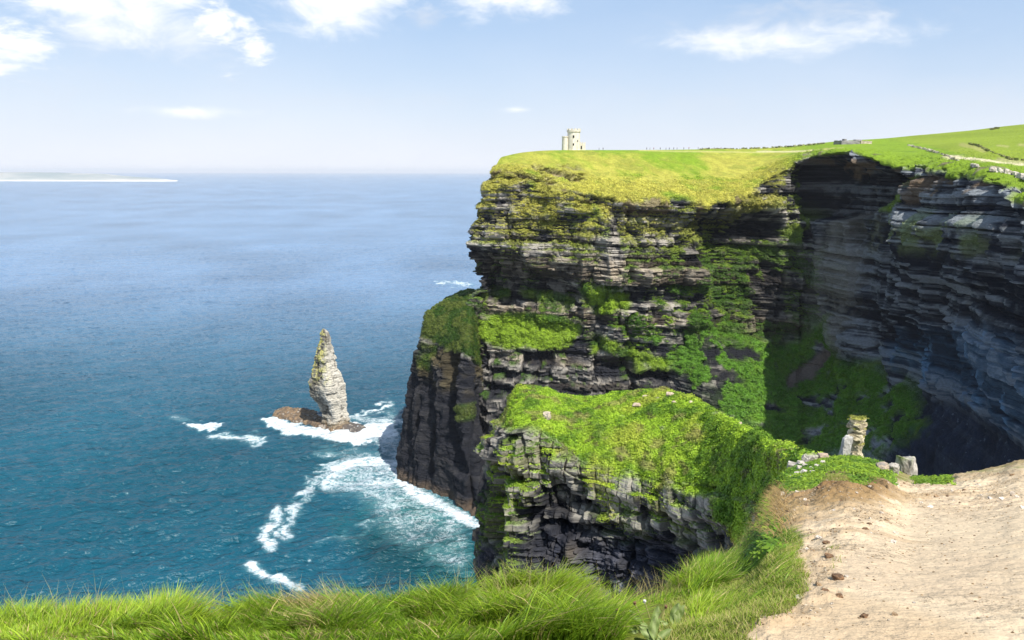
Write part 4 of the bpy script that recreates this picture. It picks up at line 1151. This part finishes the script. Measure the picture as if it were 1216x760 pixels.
# ---- stone wall along the far field
def pick_main(u, v):
    D = main; m = (D['rows'] > D['rim'] - 20) & (D['rows'] < D['sky'] + 2)
    if 'UV' not in D: D['UV'] = px(D['P'])
    Um, Vm = D['UV']; d = (Um - u) ** 2 + (Vm - v) ** 2 + 1e9 * (~m)
    return D['P'][np.unravel_index(np.argmin(d), d.shape)]
def stone_row(name, label, pts, h, n, gap=.15, col=(C(.62, .57, .48), C(.34, .30, .24)), w=1.2):
    P = np.array([pick_main(u, v) for u, v in pts]); root = empty(name, tuple(P[0])); tag(root, label, 'stone wall')
    L = np.concatenate([[0], np.cumsum(np.linalg.norm(np.diff(P, axis=0), axis=1))])
    V = []; Q = []; cl = []
    me0 = [rock_mesh('wall_stones', 1, 1, 1, 170 + k, 1, .8) for k in range(3)]
    shapes = []
    for me in me0:
        nv = len(me.vertices); co = np.zeros(nv * 3, np.float32); me.vertices.foreach_get('co', co)
        fq = np.array([list(p.vertices) for p in me.polygons]); shapes.append((co.reshape(-1, 3), fq)); bpy.data.meshes.remove(me)
    base = 0
    for k in range(n):
        if rng.random() < gap: continue
        t = L[-1] * (k + rng.random()) / n
        c = np.array([np.interp(t, L, P[:, i]) for i in range(3)])
        co, fq = shapes[rng.integers(3)]
        s = h * (.6 + .7 * rng.random())
        a = rng.random() * 6; Rm = np.array([[math.cos(a), -math.sin(a), 0], [math.sin(a), math.cos(a), 0], [0, 0, 1]])
        vv = (co * [s * w * (.7 + .8 * rng.random()), s * w, s]) @ Rm.T + c + [0, 0, s * .35 + rng.random() * h * .3] - P[0]
        V.append(vv); Q.append(fq + base); base += len(co)
        cl.append(np.tile(col[0] + (col[1] - col[0]) * rng.random(), (len(co), 1)))
    me = raw_mesh('dry_stones', np.concatenate(V), np.concatenate(Q), np.concatenate(cl), False)
    o = new_obj('dry_stones', me, M_STONE, root)
    return root
stone_row('stone_wall', 'tumbled pale stone wall at the right edge above the cliff', [(1178, 203.5), (1190, 206), (1204, 209.5), (1216, 213), (1250, 222)], 1.5, 70, .05)
stone_row('stone_wall', 'broken line of stones beside the pale track on the far slope', [(1078, 173), (1095, 177), (1108, 181), (1120, 185), (1138, 192)], 1.0, 80, .25, (C(.55, .5, .4), C(.16, .16, .08)))
stone_row('stone_wall', 'single pale heap of stones midway along the far field edge', [(1154, 197.5), (1162, 199)], 1.3, 8, 0)
stone_row('stone_wall', 'dark field hedge bank climbing the far right hillside', [(1150, 171), (1160, 173), (1170, 178), (1182, 184), (1200, 190), (1240, 192)], .9, 130, .2, (C(.11, .15, .03), C(.20, .19, .08)))
stone_row('stone_wall', 'faint field wall along the skyline behind the cliff', [(830, 178.0), (870, 177.4), (900, 176.6), (940, 174.6), (980, 170.6)], 1.0, 150, .3, (C(.30, .30, .16), C(.10, .11, .06)))
stone_row('stone_wall', 'short dark hedge on the top of the far right hill', [(1176, 154.5), (1186, 152.6)], 1.3, 16, .0, (C(.07, .09, .03), C(.12, .12, .05)))

# low visitor platform of stonework on the skyline
def build_platform():
    a = pick_main(998, 171.5); b = pick_main(1033, 170.5)
    root = empty('viewing_platform', tuple(a)); tag(root, 'low grey stone viewing platform on the skyline above the dark bay', 'platform')
    d = np.array(b) - np.array(a); L = np.linalg.norm(d[:2]); ang = math.atan2(d[1], d[0]); root.rotation_euler = (0, 0, ang)
    dark = lambda co: mixc(C(.16, .155, .15), C(.27, .26, .25), sstep(-.4, .4, fbm(co[:, 0], co[:, 1], co[:, 2], 3, 3)))
    pale = lambda co: mixc(C(.48, .43, .33), C(.32, .28, .2), sstep(-.4, .4, fbm(co[:, 0], co[:, 1], co[:, 2], 4, 3)))
    bm = bmesh.new(); box(bm, 0, L * .62, -1, 6, -1.5, 2.6); bmesh.ops.subdivide_edges(bm, edges=bm.edges[:], cuts=4, use_grid_fill=True); finish(bm, 'retaining_wall', M_FARSTONE, root, colfn=dark, jitter=.4)
    bm = bmesh.new(); box(bm, L * .63, L * 1.0, -1.5, 5, -2.0, 2.5); bmesh.ops.subdivide_edges(bm, edges=bm.edges[:], cuts=4, use_grid_fill=True); finish(bm, 'stone_bank', M_FARSTONE, root, colfn=pale, jitter=.5)
    bm = bmesh.new(); box(bm, L * .12, L * .2, 0, 2, 2.62, 3.6); finish(bm, 'parapet', M_FARSTONE, root, colfn=dark)
    bm = bmesh.new(); box(bm, L * .5, L * .72, 0, 2, 2.62, 3.4); finish(bm, 'parapet', M_FARSTONE, root, colfn=dark)
build_platform()

# ---- tiny walkers along the skyline: one continuous skinned body, copied
def person_mesh(stride, lean):
    J = [((0, 0, .95), .15), ((0, .0, 1.2), .15), ((0, .01, 1.42), .17), ((0, .02, 1.52), .07), ((0, .03, 1.62), .10), ((0, .03, 1.74), .09),
         ((-.1, 0, .9), .10), ((-.11, stride * .5, .5), .07), ((-.11, stride * .9, .08), .05), ((-.11, stride * .9 + .14, .03), .04),
         ((.1, 0, .9), .10), ((.11, -stride * .4, .5), .07), ((.11, -stride * .9, .08), .05), ((.11, -stride * .9 + .14, .03), .04),
         ((-.2, 0, 1.42), .06), ((-.25, -.05, 1.15), .045), ((-.24, .08, .92), .04), ((.2, 0, 1.42), .06), ((.25, .04, 1.15), .045), ((.24, .12, .93), .04)]
    Ed = [(0, 1), (1, 2), (2, 3), (3, 4), (4, 5), (0, 6), (6, 7), (7, 8), (8, 9), (0, 10), (10, 11), (11, 12), (12, 13), (2, 14), (14, 15), (15, 16), (2, 17), (17, 18), (18, 19)]
    me = bpy.data.meshes.new('person'); me.from_pydata([j[0] for j in J], Ed, [])
    o = bpy.data.objects.new('tmp', me); bpy.context.scene.collection.objects.link(o)
    md = o.modifiers.new('s', 'SKIN')
    for k, v in enumerate(me.skin_vertices[0].data): v.radius = (J[k][1], J[k][1] * .8); v.use_root = (k == 0)
    o.modifiers.new('u', 'SUBSURF').levels = 1
    dg = bpy.context.evaluated_depsgraph_get(); m2 = bpy.data.meshes.new_from_object(o.evaluated_get(dg))
    bpy.data.objects.remove(o); m2.name = 'person'
    return m2
pm = [person_mesh(.3, 0), person_mesh(.05, 0)]
def person_col(me, top, leg, nm):
    m = me.copy(); n = len(m.vertices); co = np.zeros(n * 3, np.float32); m.vertices.foreach_get('co', co); z = co.reshape(-1, 3)[:, 2]
    cc = np.where(z[:, None] > 1.68, C(.05, .035, .02), np.where(z[:, None] > 1.5, C(.5, .33, .25), np.where(z[:, None] > .92, top, leg)))
    c = m.color_attributes.new('Col', 'FLOAT_COLOR', 'POINT'); q = np.ones((n, 4), np.float32); q[:, :3] = cc; c.data.foreach_set('color', q.ravel())
    m.materials.clear(); m.materials.append(M_FARSTONE)
    return m
walkers = [(711.5, 178.2, 'dark'), (716, 178.4, 'dark'), (768, 178.0, 'dark'), (772, 178.0, 'dark'), (776, 178, 'red'), (784, 178.0, 'dark'), (791, 178, 'dark'), (795, 178, 'blue'), (800, 178, 'dark'), (804, 177.9, 'dark'), (812, 177.8, 'dark'), (818, 177.8, 'red'), (829, 177.6, 'dark'), (834, 177.6, 'blue'), (842, 177.5, 'dark'), (848, 177.5, 'dark'), (856, 177.4, 'red')]
cols_ = {'dark': C(.04, .04, .05), 'red': C(.30, .04, .04), 'blue': C(.05, .08, .22)}
pmc = {(k, i): person_col(pm[i], cols_[k], C(.05, .055, .08), 'person') for k in cols_ for i in (0, 1)}
for k, (u, v, c) in enumerate(walkers):
    p = pick_main(u, v)
    o = place('person', pmc[(c, k % 2)], (p[0], p[1], p[2] - .05), (0, 0, 1.57 + k))
    tag(o, {'dark': 'tiny walker in dark clothes standing on the skyline path right of the tower', 'red': 'tiny walker in a red top on the skyline path right of the tower', 'blue': 'tiny walker in a blue top on the skyline path right of the tower'}[c], 'person', 'walkers in %s on the skyline' % c)

# ================================================================== foreground grass
def grass():
    P, U, V = gnd['P'], gnd['U'], gnd['V']
    rows = gnd['rows']; edge = gnd['edge']
    g = (1 - gnd['path']) * (rows > 60) * (rows < edge + 46)
    g = g * (U > -80) * (U < 960) * (V > 560) * (V < 900)
    g = g * sstep(955, 905, U + gnd['j1'] * 50) * (V > 600 + 0 * U)
    # density falls with distance
    w = g / np.maximum(P[..., 1], 3) ** .6
    bare = polym(U, V, [(640, 722), (720, 716), (760, 722), (720, 738), (600, 742)], 9) * .5 + polym(U, V, [(860, 700), (960, 690), (930, 760), (820, 760)], 14) * .7
    bare = bare + .85 * polym(U, V, [(738, 716), (812, 712), (818, 770), (735, 775)], 8)
    w = w * (1 - np.clip(bare, 0, .92))
    q, r, c = sample_surface(P, w, 250000)
    n = len(q)
    x, y = q[:, 0], q[:, 1]
    tu = fbm(x / .55, y / .55, x * 0, 501, 3); tv = fbm(x / .22, y / .22, x * 0, 502, 2); tw = fbm(x / 1.3, y / 1.3, x * 0, 505, 2)
    tall = sstep(-.15, .40, tu + .35 * tv)
    br = bare[r, c]
    H = (.085 + .31 * tall + .03 * rng.random(n)) * (.6 + .65 * rng.random(n)) * (1 - .6 * np.clip(br, 0, 1))
    H *= .66 * (1 + .04 * np.clip(y - 6, 0, 8)) * (1 - .6 * polym(U[r, c], V[r, c], [(735, 712), (812, 708), (820, 770), (735, 775)], 8) * 1.4)
    H *= 1 - .5 * sstep(880, 930, U[r, c])
    H *= 1 - .35 * sstep(215, 150, U[r, c]) + .12 * sstep(520, 640, U[r, c]) * sstep(720, 660, U[r, c])
    W = (.0035 + .009 * rng.random(n) ** 2.2) * (1 + .12 * np.clip(y - 5, 0, 9))
    ang = 6.28 * fbm(x / .8, y / .8, x * 0, 503, 2) * .5 + rng.normal(size=n) * .8 - .3
    mag = .25 + .55 * rng.random(n) + .35 * tall * np.abs(vn(x / .4, y / .4, x * 0, 504))
    # on the right-hand bank the grass is combed to the right
    rb = sstep(820, 880, U[r, c])
    lean = np.stack([np.cos(ang) * mag, np.sin(ang) * mag], 1)
    lean = lean * (1 - .4 * rb[:, None]) + np.stack([.65 + .5 * rng.random(n), -.15 + .3 * rng.normal(size=n)], 1) * rb[:, None]
    k = rng.random(n)
    base = mixc(np.tile(C(.12, .235, .016), (n, 1)), np.tile(C(.29, .41, .03), (n, 1)), np.clip(.5 + .9 * tw + .35 * tv + .35 * rng.normal(size=n), 0, 1))
    base = mixc(base, np.tile(C(.06, .14, .015), (n, 1)), rb * .5)
    dryzone = np.maximum(polym(U, V, [(350, 705), (400, 700), (415, 745), (365, 755), (345, 735)], 9, (gnd['j1'] * 14, 0)), .6 * polym(U, V, [(640, 722), (720, 716), (720, 738), (600, 742)], 8))
    dryzone = np.maximum(dryzone, .5 * polym(U, V, [(240, 690), (400, 690), (400, 712), (240, 715)], 8))
    dz = dryzone[r, c]
    dry = (k < .08 + .6 * dz + .12 * sstep(.1, .4, -tu))
    base[dry] = STRAW * (.55 + .7 * rng.random((dry.sum(), 1)))
    base *= (.6 + .8 * rng.random((n, 1)))
    o = blades('grass', q - [0, 0, .01], H, W, lean, base, M_GRASS)
    tag(o, 'long bright green grass along the near cliff edge', 'grass', kind='stuff')
    # seed-head stalks catching light above the edge
    w2 = g * (rows > edge - 120) * (rows < edge + 12) * (U < 900)
    q, r, c = sample_surface(P, w2, 1500); n = len(q)
    H = .22 + .16 * rng.random(n)
    a = rng.random(n) * 6.28
    lean = np.stack([np.cos(a), np.sin(a)], 1) * (.2 + .5 * rng.random((n, 1)))
    o = blades('grass_stalks', q, H, np.full(n, .003), lean, np.tile(C(.42, .36, .16), (n, 1)) * (.7 + .5 * rng.random((n, 1))), M_GRASS)
    tag(o, 'thin straw-coloured seed stalks above the green grass', 'grass', kind='stuff')
    # tangled dead grass where the path meets the bank
    D = polym(U, V, [(902, 585), (930, 580), (940, 620), (932, 650), (905, 640)], 7, (gnd['j1'] * 8, gnd['j1'] * 6)) * (rows < edge + 40)
    q, r, c = sample_surface(P, D, 1800); n = len(q)
    a = rng.normal(size=n) * .9 + 2.6
    lean = np.stack([np.cos(a), np.sin(a)], 1) * (.8 + .9 * rng.random((n, 1)))
    o = blades('dry_grass', q, .07 + .13 * rng.random(n), np.full(n, .009), lean, np.tile(C(.34, .23, .10), (n, 1)) * (.5 + .9 * rng.random((n, 1))), M_GRASS)
    tag(o, 'tangle of dry brown grass and roots beside the sandy path', 'dry grass', kind='stuff')
    # leafy cover on the knoll and on the bank left of the path
    K = gnd['knoll'] * (1 - .5 * gnd['path']) + polym(U, V, [(885, 600), (915, 590), (925, 655), (890, 665), (860, 680), (865, 640)], 8) * (1 - gnd['path'])
    K = K + .9 * polym(U, V, [(1085, 566), (1130, 568), (1130, 576), (1088, 575)], 3)
    K = np.clip(K, 0, 1) * (rows < edge + 60) * (U < 1160)
    q, r, c = sample_surface(P, K, 9000); n = len(q)
    col = mixc(np.tile(GR_L, (n, 1)), np.tile(GR_D * 1.2, (n, 1)), np.clip(.35 + fbm(q[:, 0] / .5, q[:, 1] / .5, q[:, 2] / .5, 60, 2) * 1.4, 0, 1)) * 1.15
    nn = np.tile([0, -.2, .97], (n, 1))
    o = leaf_clumps('leafy_cover', q, nn, .11, 8, .034, col, M_LEAF)
    tag(o, 'low bright green leafy plants on the knoll behind the path', 'plants', kind='stuff')
    # short turf flecks invading the path edge
    S_ = gnd['spark'] + .5 * (gnd['path'] * (1 - gnd['path']) * 4) + 1.2 * (1 - gnd['path']) * polym(U, V, [(800, 700), (900, 650), (965, 640), (960, 700), (930, 790), (780, 790)], 14)
    q, r, c = sample_surface(P, S_ * (rows < edge) * (U > 760) * (U < 1050), 60000); n = len(q)
    a = rng.random(n) * 6.28
    o = blades('short_turf', q, .02 + .04 * rng.random(n), .003 + .003 * rng.random(n), np.stack([np.cos(a), np.sin(a)], 1) * .7, mixc(np.tile(GR_L, (n, 1)), np.tile(STRAW, (n, 1)), rng.random(n) ** 2), M_GRASS, 2)
    tag(o, 'short patchy turf fraying into the edge of the path', 'grass', kind='stuff')
grass()

# ---- broad-leaved weeds in the front grass
def weed(u, v, leaves, label, stalks=()):
    p = gp(u, v); m = scale_at(p) * 1.15; p = p + np.array([0, 0, .03])
    root = empty('broadleaf_weed', tuple(p)); tag(root, label, 'weed', 'broad-leaved weeds in the grass')
    for (dx, dz, L, W, ang, tilt, yaw) in leaves:
        nL, nW = 12, 6
        t = np.linspace(0, 1, nL)[:, None]; s = np.linspace(-1, 1, nW)[None, :]
        w = W * m * np.sin(math.pi * np.clip(t * .97 + .03, 0, 1)) ** .8 * .5
        X = s * w; Yy = L * m * t * np.ones_like(s); Z = np.abs(s) * w * .35 - .12 * L * m * t ** 2 + .006 * np.sin(t * 12 + s * 3)
        A = np.stack([X, Z, Yy], -1)
        Rm = np.array(Matrix.Rotation(yaw, 3, 'Z') @ Matrix.Rotation(tilt, 3, 'X')); A = A @ Rm.T
        ca, sa = math.cos(ang), math.sin(ang)
        A = np.stack([A[..., 0] * ca + A[..., 2] * sa, A[..., 1], -A[..., 0] * sa + A[..., 2] * ca], -1)
        A = A + np.array([dx * m, -.03, dz * m])
        cc = mixc(np.full((nL, nW, 3), 1.) * C(.19, .26, .075), np.full((nL, nW, 3), 1.) * C(.40, .46, .22), np.exp(-(s * 4) ** 2) * np.ones_like(t))
        grid_mesh('leaf', A, cc, M_LEAF, True, root)
    for (dx, dz, ex, ez, fl) in stalks:
        bm = bmesh.new()
        a = Vector((dx * m, 0, dz * m)); b = Vector((ex * m, -.02, ez * m)); d = b - a
        r = bmesh.ops.create_cone(bm, segments=6, radius1=.8 * m, radius2=.5 * m, depth=d.length, cap_ends=True)
        q = d.to_track_quat('Z', 'Y').to_matrix(); bmesh.ops.rotate(bm, cent=(0, 0, 0), matrix=q, verts=r['verts']); bmesh.ops.translate(bm, vec=(a + b) / 2, verts=r['verts'])
        st = finish(bm, 'stem', M_LEAF, root, col=C(.40, .36, .16))
        bm = bmesh.new(); bmesh.ops.create_icosphere(bm, subdivisions=2, radius=1.5 * m)
        for vv in bm.verts: vv.co *= 1 + .35 * math.sin(vv.co.x / m * 9 + vv.co.z / m * 7); vv.co.z *= 1.3
        bmesh.ops.translate(bm, vec=b, verts=bm.verts)
        finish(bm, 'flower_head', M_LEAF, st, col=C(.75, .72, .68) if fl else C(.22, .12, .07))
weed(757, 752, [(18, 0, 26, 11, .15, -.3, .2), (2, 4, 20, 9, -.75, -.5, -.4), (8, -10, 22, 9, .75, -.5, .5), (-2, -12, 20, 9, -.2, -.6, 0), (12, 2, 18, 6, -1.0, -.4, .3)],
     'broad-leaved weed with flower stalks in the middle of the front grass', [(14, 6, 6, 32, 1), (8, 2, -4, 30, 0), (-8, -2, -22, 22, 0), (20, 8, 28, 26, 0)])
weed(795, 745, [(2, 0, 24, 12, .2, -.3, -.3), (6, 0, 22, 12, .5, -.4, .4), (0, -4, 14, 9, 1.2, -.2, .2), (-2, -3, 12, 7, -.9, -.2, .2)], 'broad-leaved weed with paired oval leaves nearest the path')
weed(775, 762, [(0, 0, 24, 11, .1, -.3, .2), (2, -2, 22, 9, -.8, -.4, .3), (3, -2, 20, 9, .9, -.3, -.2)], 'broad-leaved weed at the bottom edge of the front grass')

# ================================================================== light, sky, camera
sc = bpy.context.scene
w = bpy.data.worlds.new('World'); sc.world = w; w.use_nodes = True
nt = w.node_tree; nt.nodes.clear(); L = nt.links.new
out = nd(nt, 'ShaderNodeOutputWorld'); bg = nd(nt, 'ShaderNodeBackground'); L(bg.outputs[0], out.inputs[0])
SKY = .09
bg.inputs['Strength'].default_value = SKY
sky = nd(nt, 'ShaderNodeTexSky', sky_type='NISHITA', sun_disc=False)
sky.sun_elevation = SUN_EL
# direction to the sun: x = sin(az), y = -cos(az)
sky.sun_rotation = math.atan2(math.sin(SUN_AZ), -math.cos(SUN_AZ))
sky.altitude = 100; sky.air_density = 1.0; sky.dust_density = 1.2; sky.ozone_density = 1.6
tc = nd(nt, 'ShaderNodeTexCoord'); sx = nd(nt, 'ShaderNodeSeparateXYZ'); L(tc.outputs['Generated'], sx.inputs[0])
az = mathn(nt, 'ARCTAN2', sx.outputs[0], sx.outputs[1]); el = mathn(nt, 'ARCSINE', sx.outputs[2])
cmb = nd(nt, 'ShaderNodeCombineXYZ'); L(az, cmb.inputs[0]); L(mathn(nt, 'MULTIPLY', el, 2.2), cmb.inputs[1])
n1 = nd(nt, 'ShaderNodeTexNoise', i_Scale=14.0, i_Detail=9.0, i_Roughness=.62, i_Distortion=.4); L(cmb.outputs[0], n1.inputs['Vector'])
n2 = nd(nt, 'ShaderNodeTexNoise', i_Scale=3.0, i_Detail=4.0, i_Roughness=.5); L(cmb.outputs[0], n2.inputs['Vector'])
def dirof(u, v):
    a = (u - CX) / F; b = (CY - v) / F
    ry = cp + b * sp; rz = -sp + b * cp
    return math.atan2(a, ry), math.atan2(rz, math.hypot(a, ry))
def cloud(u, v, rx, ry, k, soft):
    a0, e0 = dirof(u, v)
    dx = mathn(nt, 'DIVIDE', mathn(nt, 'SUBTRACT', az, a0), rx / F); dy = mathn(nt, 'DIVIDE', mathn(nt, 'SUBTRACT', el, e0), ry / F)
    r = mathn(nt, 'SQRT', mathn(nt, 'ADD', mathn(nt, 'MULTIPLY', dx, dx), mathn(nt, 'MULTIPLY', dy, dy)))
    q = mathn(nt, 'SUBTRACT', 1.0, r); q = mathn(nt, 'ADD', q, mathn(nt, 'MULTIPLY_ADD', n1.outputs['Fac'], k * 5.0, -k * 2.5))
    q = mathn(nt, 'DIVIDE', q, soft * 1.7, clamp=True)
    return mathn(nt, 'MULTIPLY', mathn(nt, 'MULTIPLY', q, q), mathn(nt, 'MULTIPLY_ADD', q, -2.0, 3.0))
def mx_(a, b): return mathn(nt, 'MAXIMUM', a, b)
bright = None
for c in [(150, -6, 135, 60, .4, .6), (60, -30, 100, 60, .5, .5), (250, 26, 52, 32, 1.0, .6), (305, 58, 34, 14, 1.0, .6), (215, 34, 80, 40, .5, 1.0), (392, -2, 106, 50, .4, .55), (0, 52, 56, 34, .6, .4), (600, -6, 74, 38, .4, .55), (935, 46, 160, 24, .45, .8), (225, 133, 70, 9, .4, .8), (612, 130, 26, 5, .4, .9)]:
    q = cloud(*c); bright = q if bright is None else mx_(bright, q)
grey = None
for c in [(215, 44, 130, 46, .4, 1.1), (110, 40, 90, 40, .4, 1.2), (930, 28, 150, 34, .7, 1.0), (500, 22, 30, 16, .6, .8), (1180, 130, 160, 40, .6, 1.3), (60, 110, 260, 60, .6, 1.6), (420, 120, 260, 18, .6, 1.6), (850, 120, 300, 30, .6, 1.8)]:
    q = cloud(*c); grey = q if grey is None else mx_(grey, q)
# thin veil thickening towards the horizon
hz = mathn(nt, 'SUBTRACT', 1.0, mathn(nt, 'DIVIDE', el, .26), clamp=True); hz = mathn(nt, 'MULTIPLY', mathn(nt, 'POWER', hz, 2.2), .80)
hz = mathn(nt, 'ADD', hz, mathn(nt, 'MULTIPLY_ADD', n2.outputs['Fac'], .35, -.12), clamp=True)
def mixrgb(f, a, b):
    m = nt.nodes.new('ShaderNodeMix'); m.data_type = 'RGBA'
    if isinstance(f, float): m.inputs[0].default_value = f
    else: L(f, m.inputs[0])
    for s, x in ((m.inputs[6], a), (m.inputs[7], b)):
        if isinstance(x, tuple): s.default_value = x
        else: L(x, s)
    return m.outputs[2]
k = .72 / SKY
base = mixrgb(.55, sky.outputs[0], (.44 * k, .65 * k, .98 * k, 1))
c1 = mixrgb(hz, base, (.97 * k, .98 * k, 1.04 * k, 1))
c2 = mixrgb(mathn(nt, 'MULTIPLY', grey, .65), c1, (.74 * k, .79 * k, .88 * k, 1))
c3 = mixrgb(bright, c2, (1.12 * k, 1.12 * k, 1.12 * k, 1))
# nothing of this brightness below the horizon
L(c3, bg.inputs['Color'])

hm, hn = nodes('haze_air'); ho = nd(hn, 'ShaderNodeOutputMaterial'); pv = nd(hn, 'ShaderNodeVolumePrincipled')
pv.inputs['Color'].default_value = (.90, .94, 1, 1); pv.inputs['Density'].default_value = 2.2e-5; hn.links.new(pv.outputs[0], ho.inputs['Volume'])
bm = bmesh.new(); box(bm, -125000, 125000, -30, 101000, -160, 320)
me = bpy.data.meshes.new('haze'); bm.to_mesh(me); bm.free()
tag(new_obj('haze', me, hm), 'thin pale sea haze fading the far water', None, kind='stuff')
sd = bpy.data.lights.new('sun', 'SUN'); sd.energy = 5.0; sd.angle = math.radians(.5); sd.color = (1.0, .945, .86)
so = bpy.data.objects.new('sun', sd); sc.collection.objects.link(so)
dirv = Vector((math.sin(SUN_AZ) * math.cos(SUN_EL), -math.cos(SUN_AZ) * math.cos(SUN_EL), math.sin(SUN_EL)))
so.rotation_euler = dirv.to_track_quat('Z', 'Y').to_euler(); so.location = (0, 0, 400)

cd = bpy.data.cameras.new('camera'); cd.sensor_width = 36; cd.lens = F / 1216 * 36; cd.clip_start = .1; cd.clip_end = 400000
co = bpy.data.objects.new('camera', cd); sc.collection.objects.link(co)
fw = Vector((0, cp, -sp)); up0 = Vector((0, sp, cp)); rt0 = Vector((1, 0, 0))
rt = rt0 * cr + up0 * sr; up = up0 * cr - rt0 * sr
Mx = Matrix((( rt.x, up.x, -fw.x, 0), (rt.y, up.y, -fw.y, 0), (rt.z, up.z, -fw.z, CAMZ), (0, 0, 0, 1)))
co.matrix_world = Mx
sc.camera = co
sc.render.engine = 'CYCLES'
sc.cycles.max_bounces = 6; sc.cycles.diffuse_bounces = 3; sc.cycles.glossy_bounces = 2; sc.cycles.transmission_bounces = 3; sc.cycles.volume_bounces = 0
sc.cycles.use_denoising = True
sc.view_settings.view_transform = 'Standard'; sc.view_settings.look = 'None'; sc.view_settings.gamma = 1; sc.view_settings.exposure = 0.55
sc.view_settings.use_curve_mapping = False
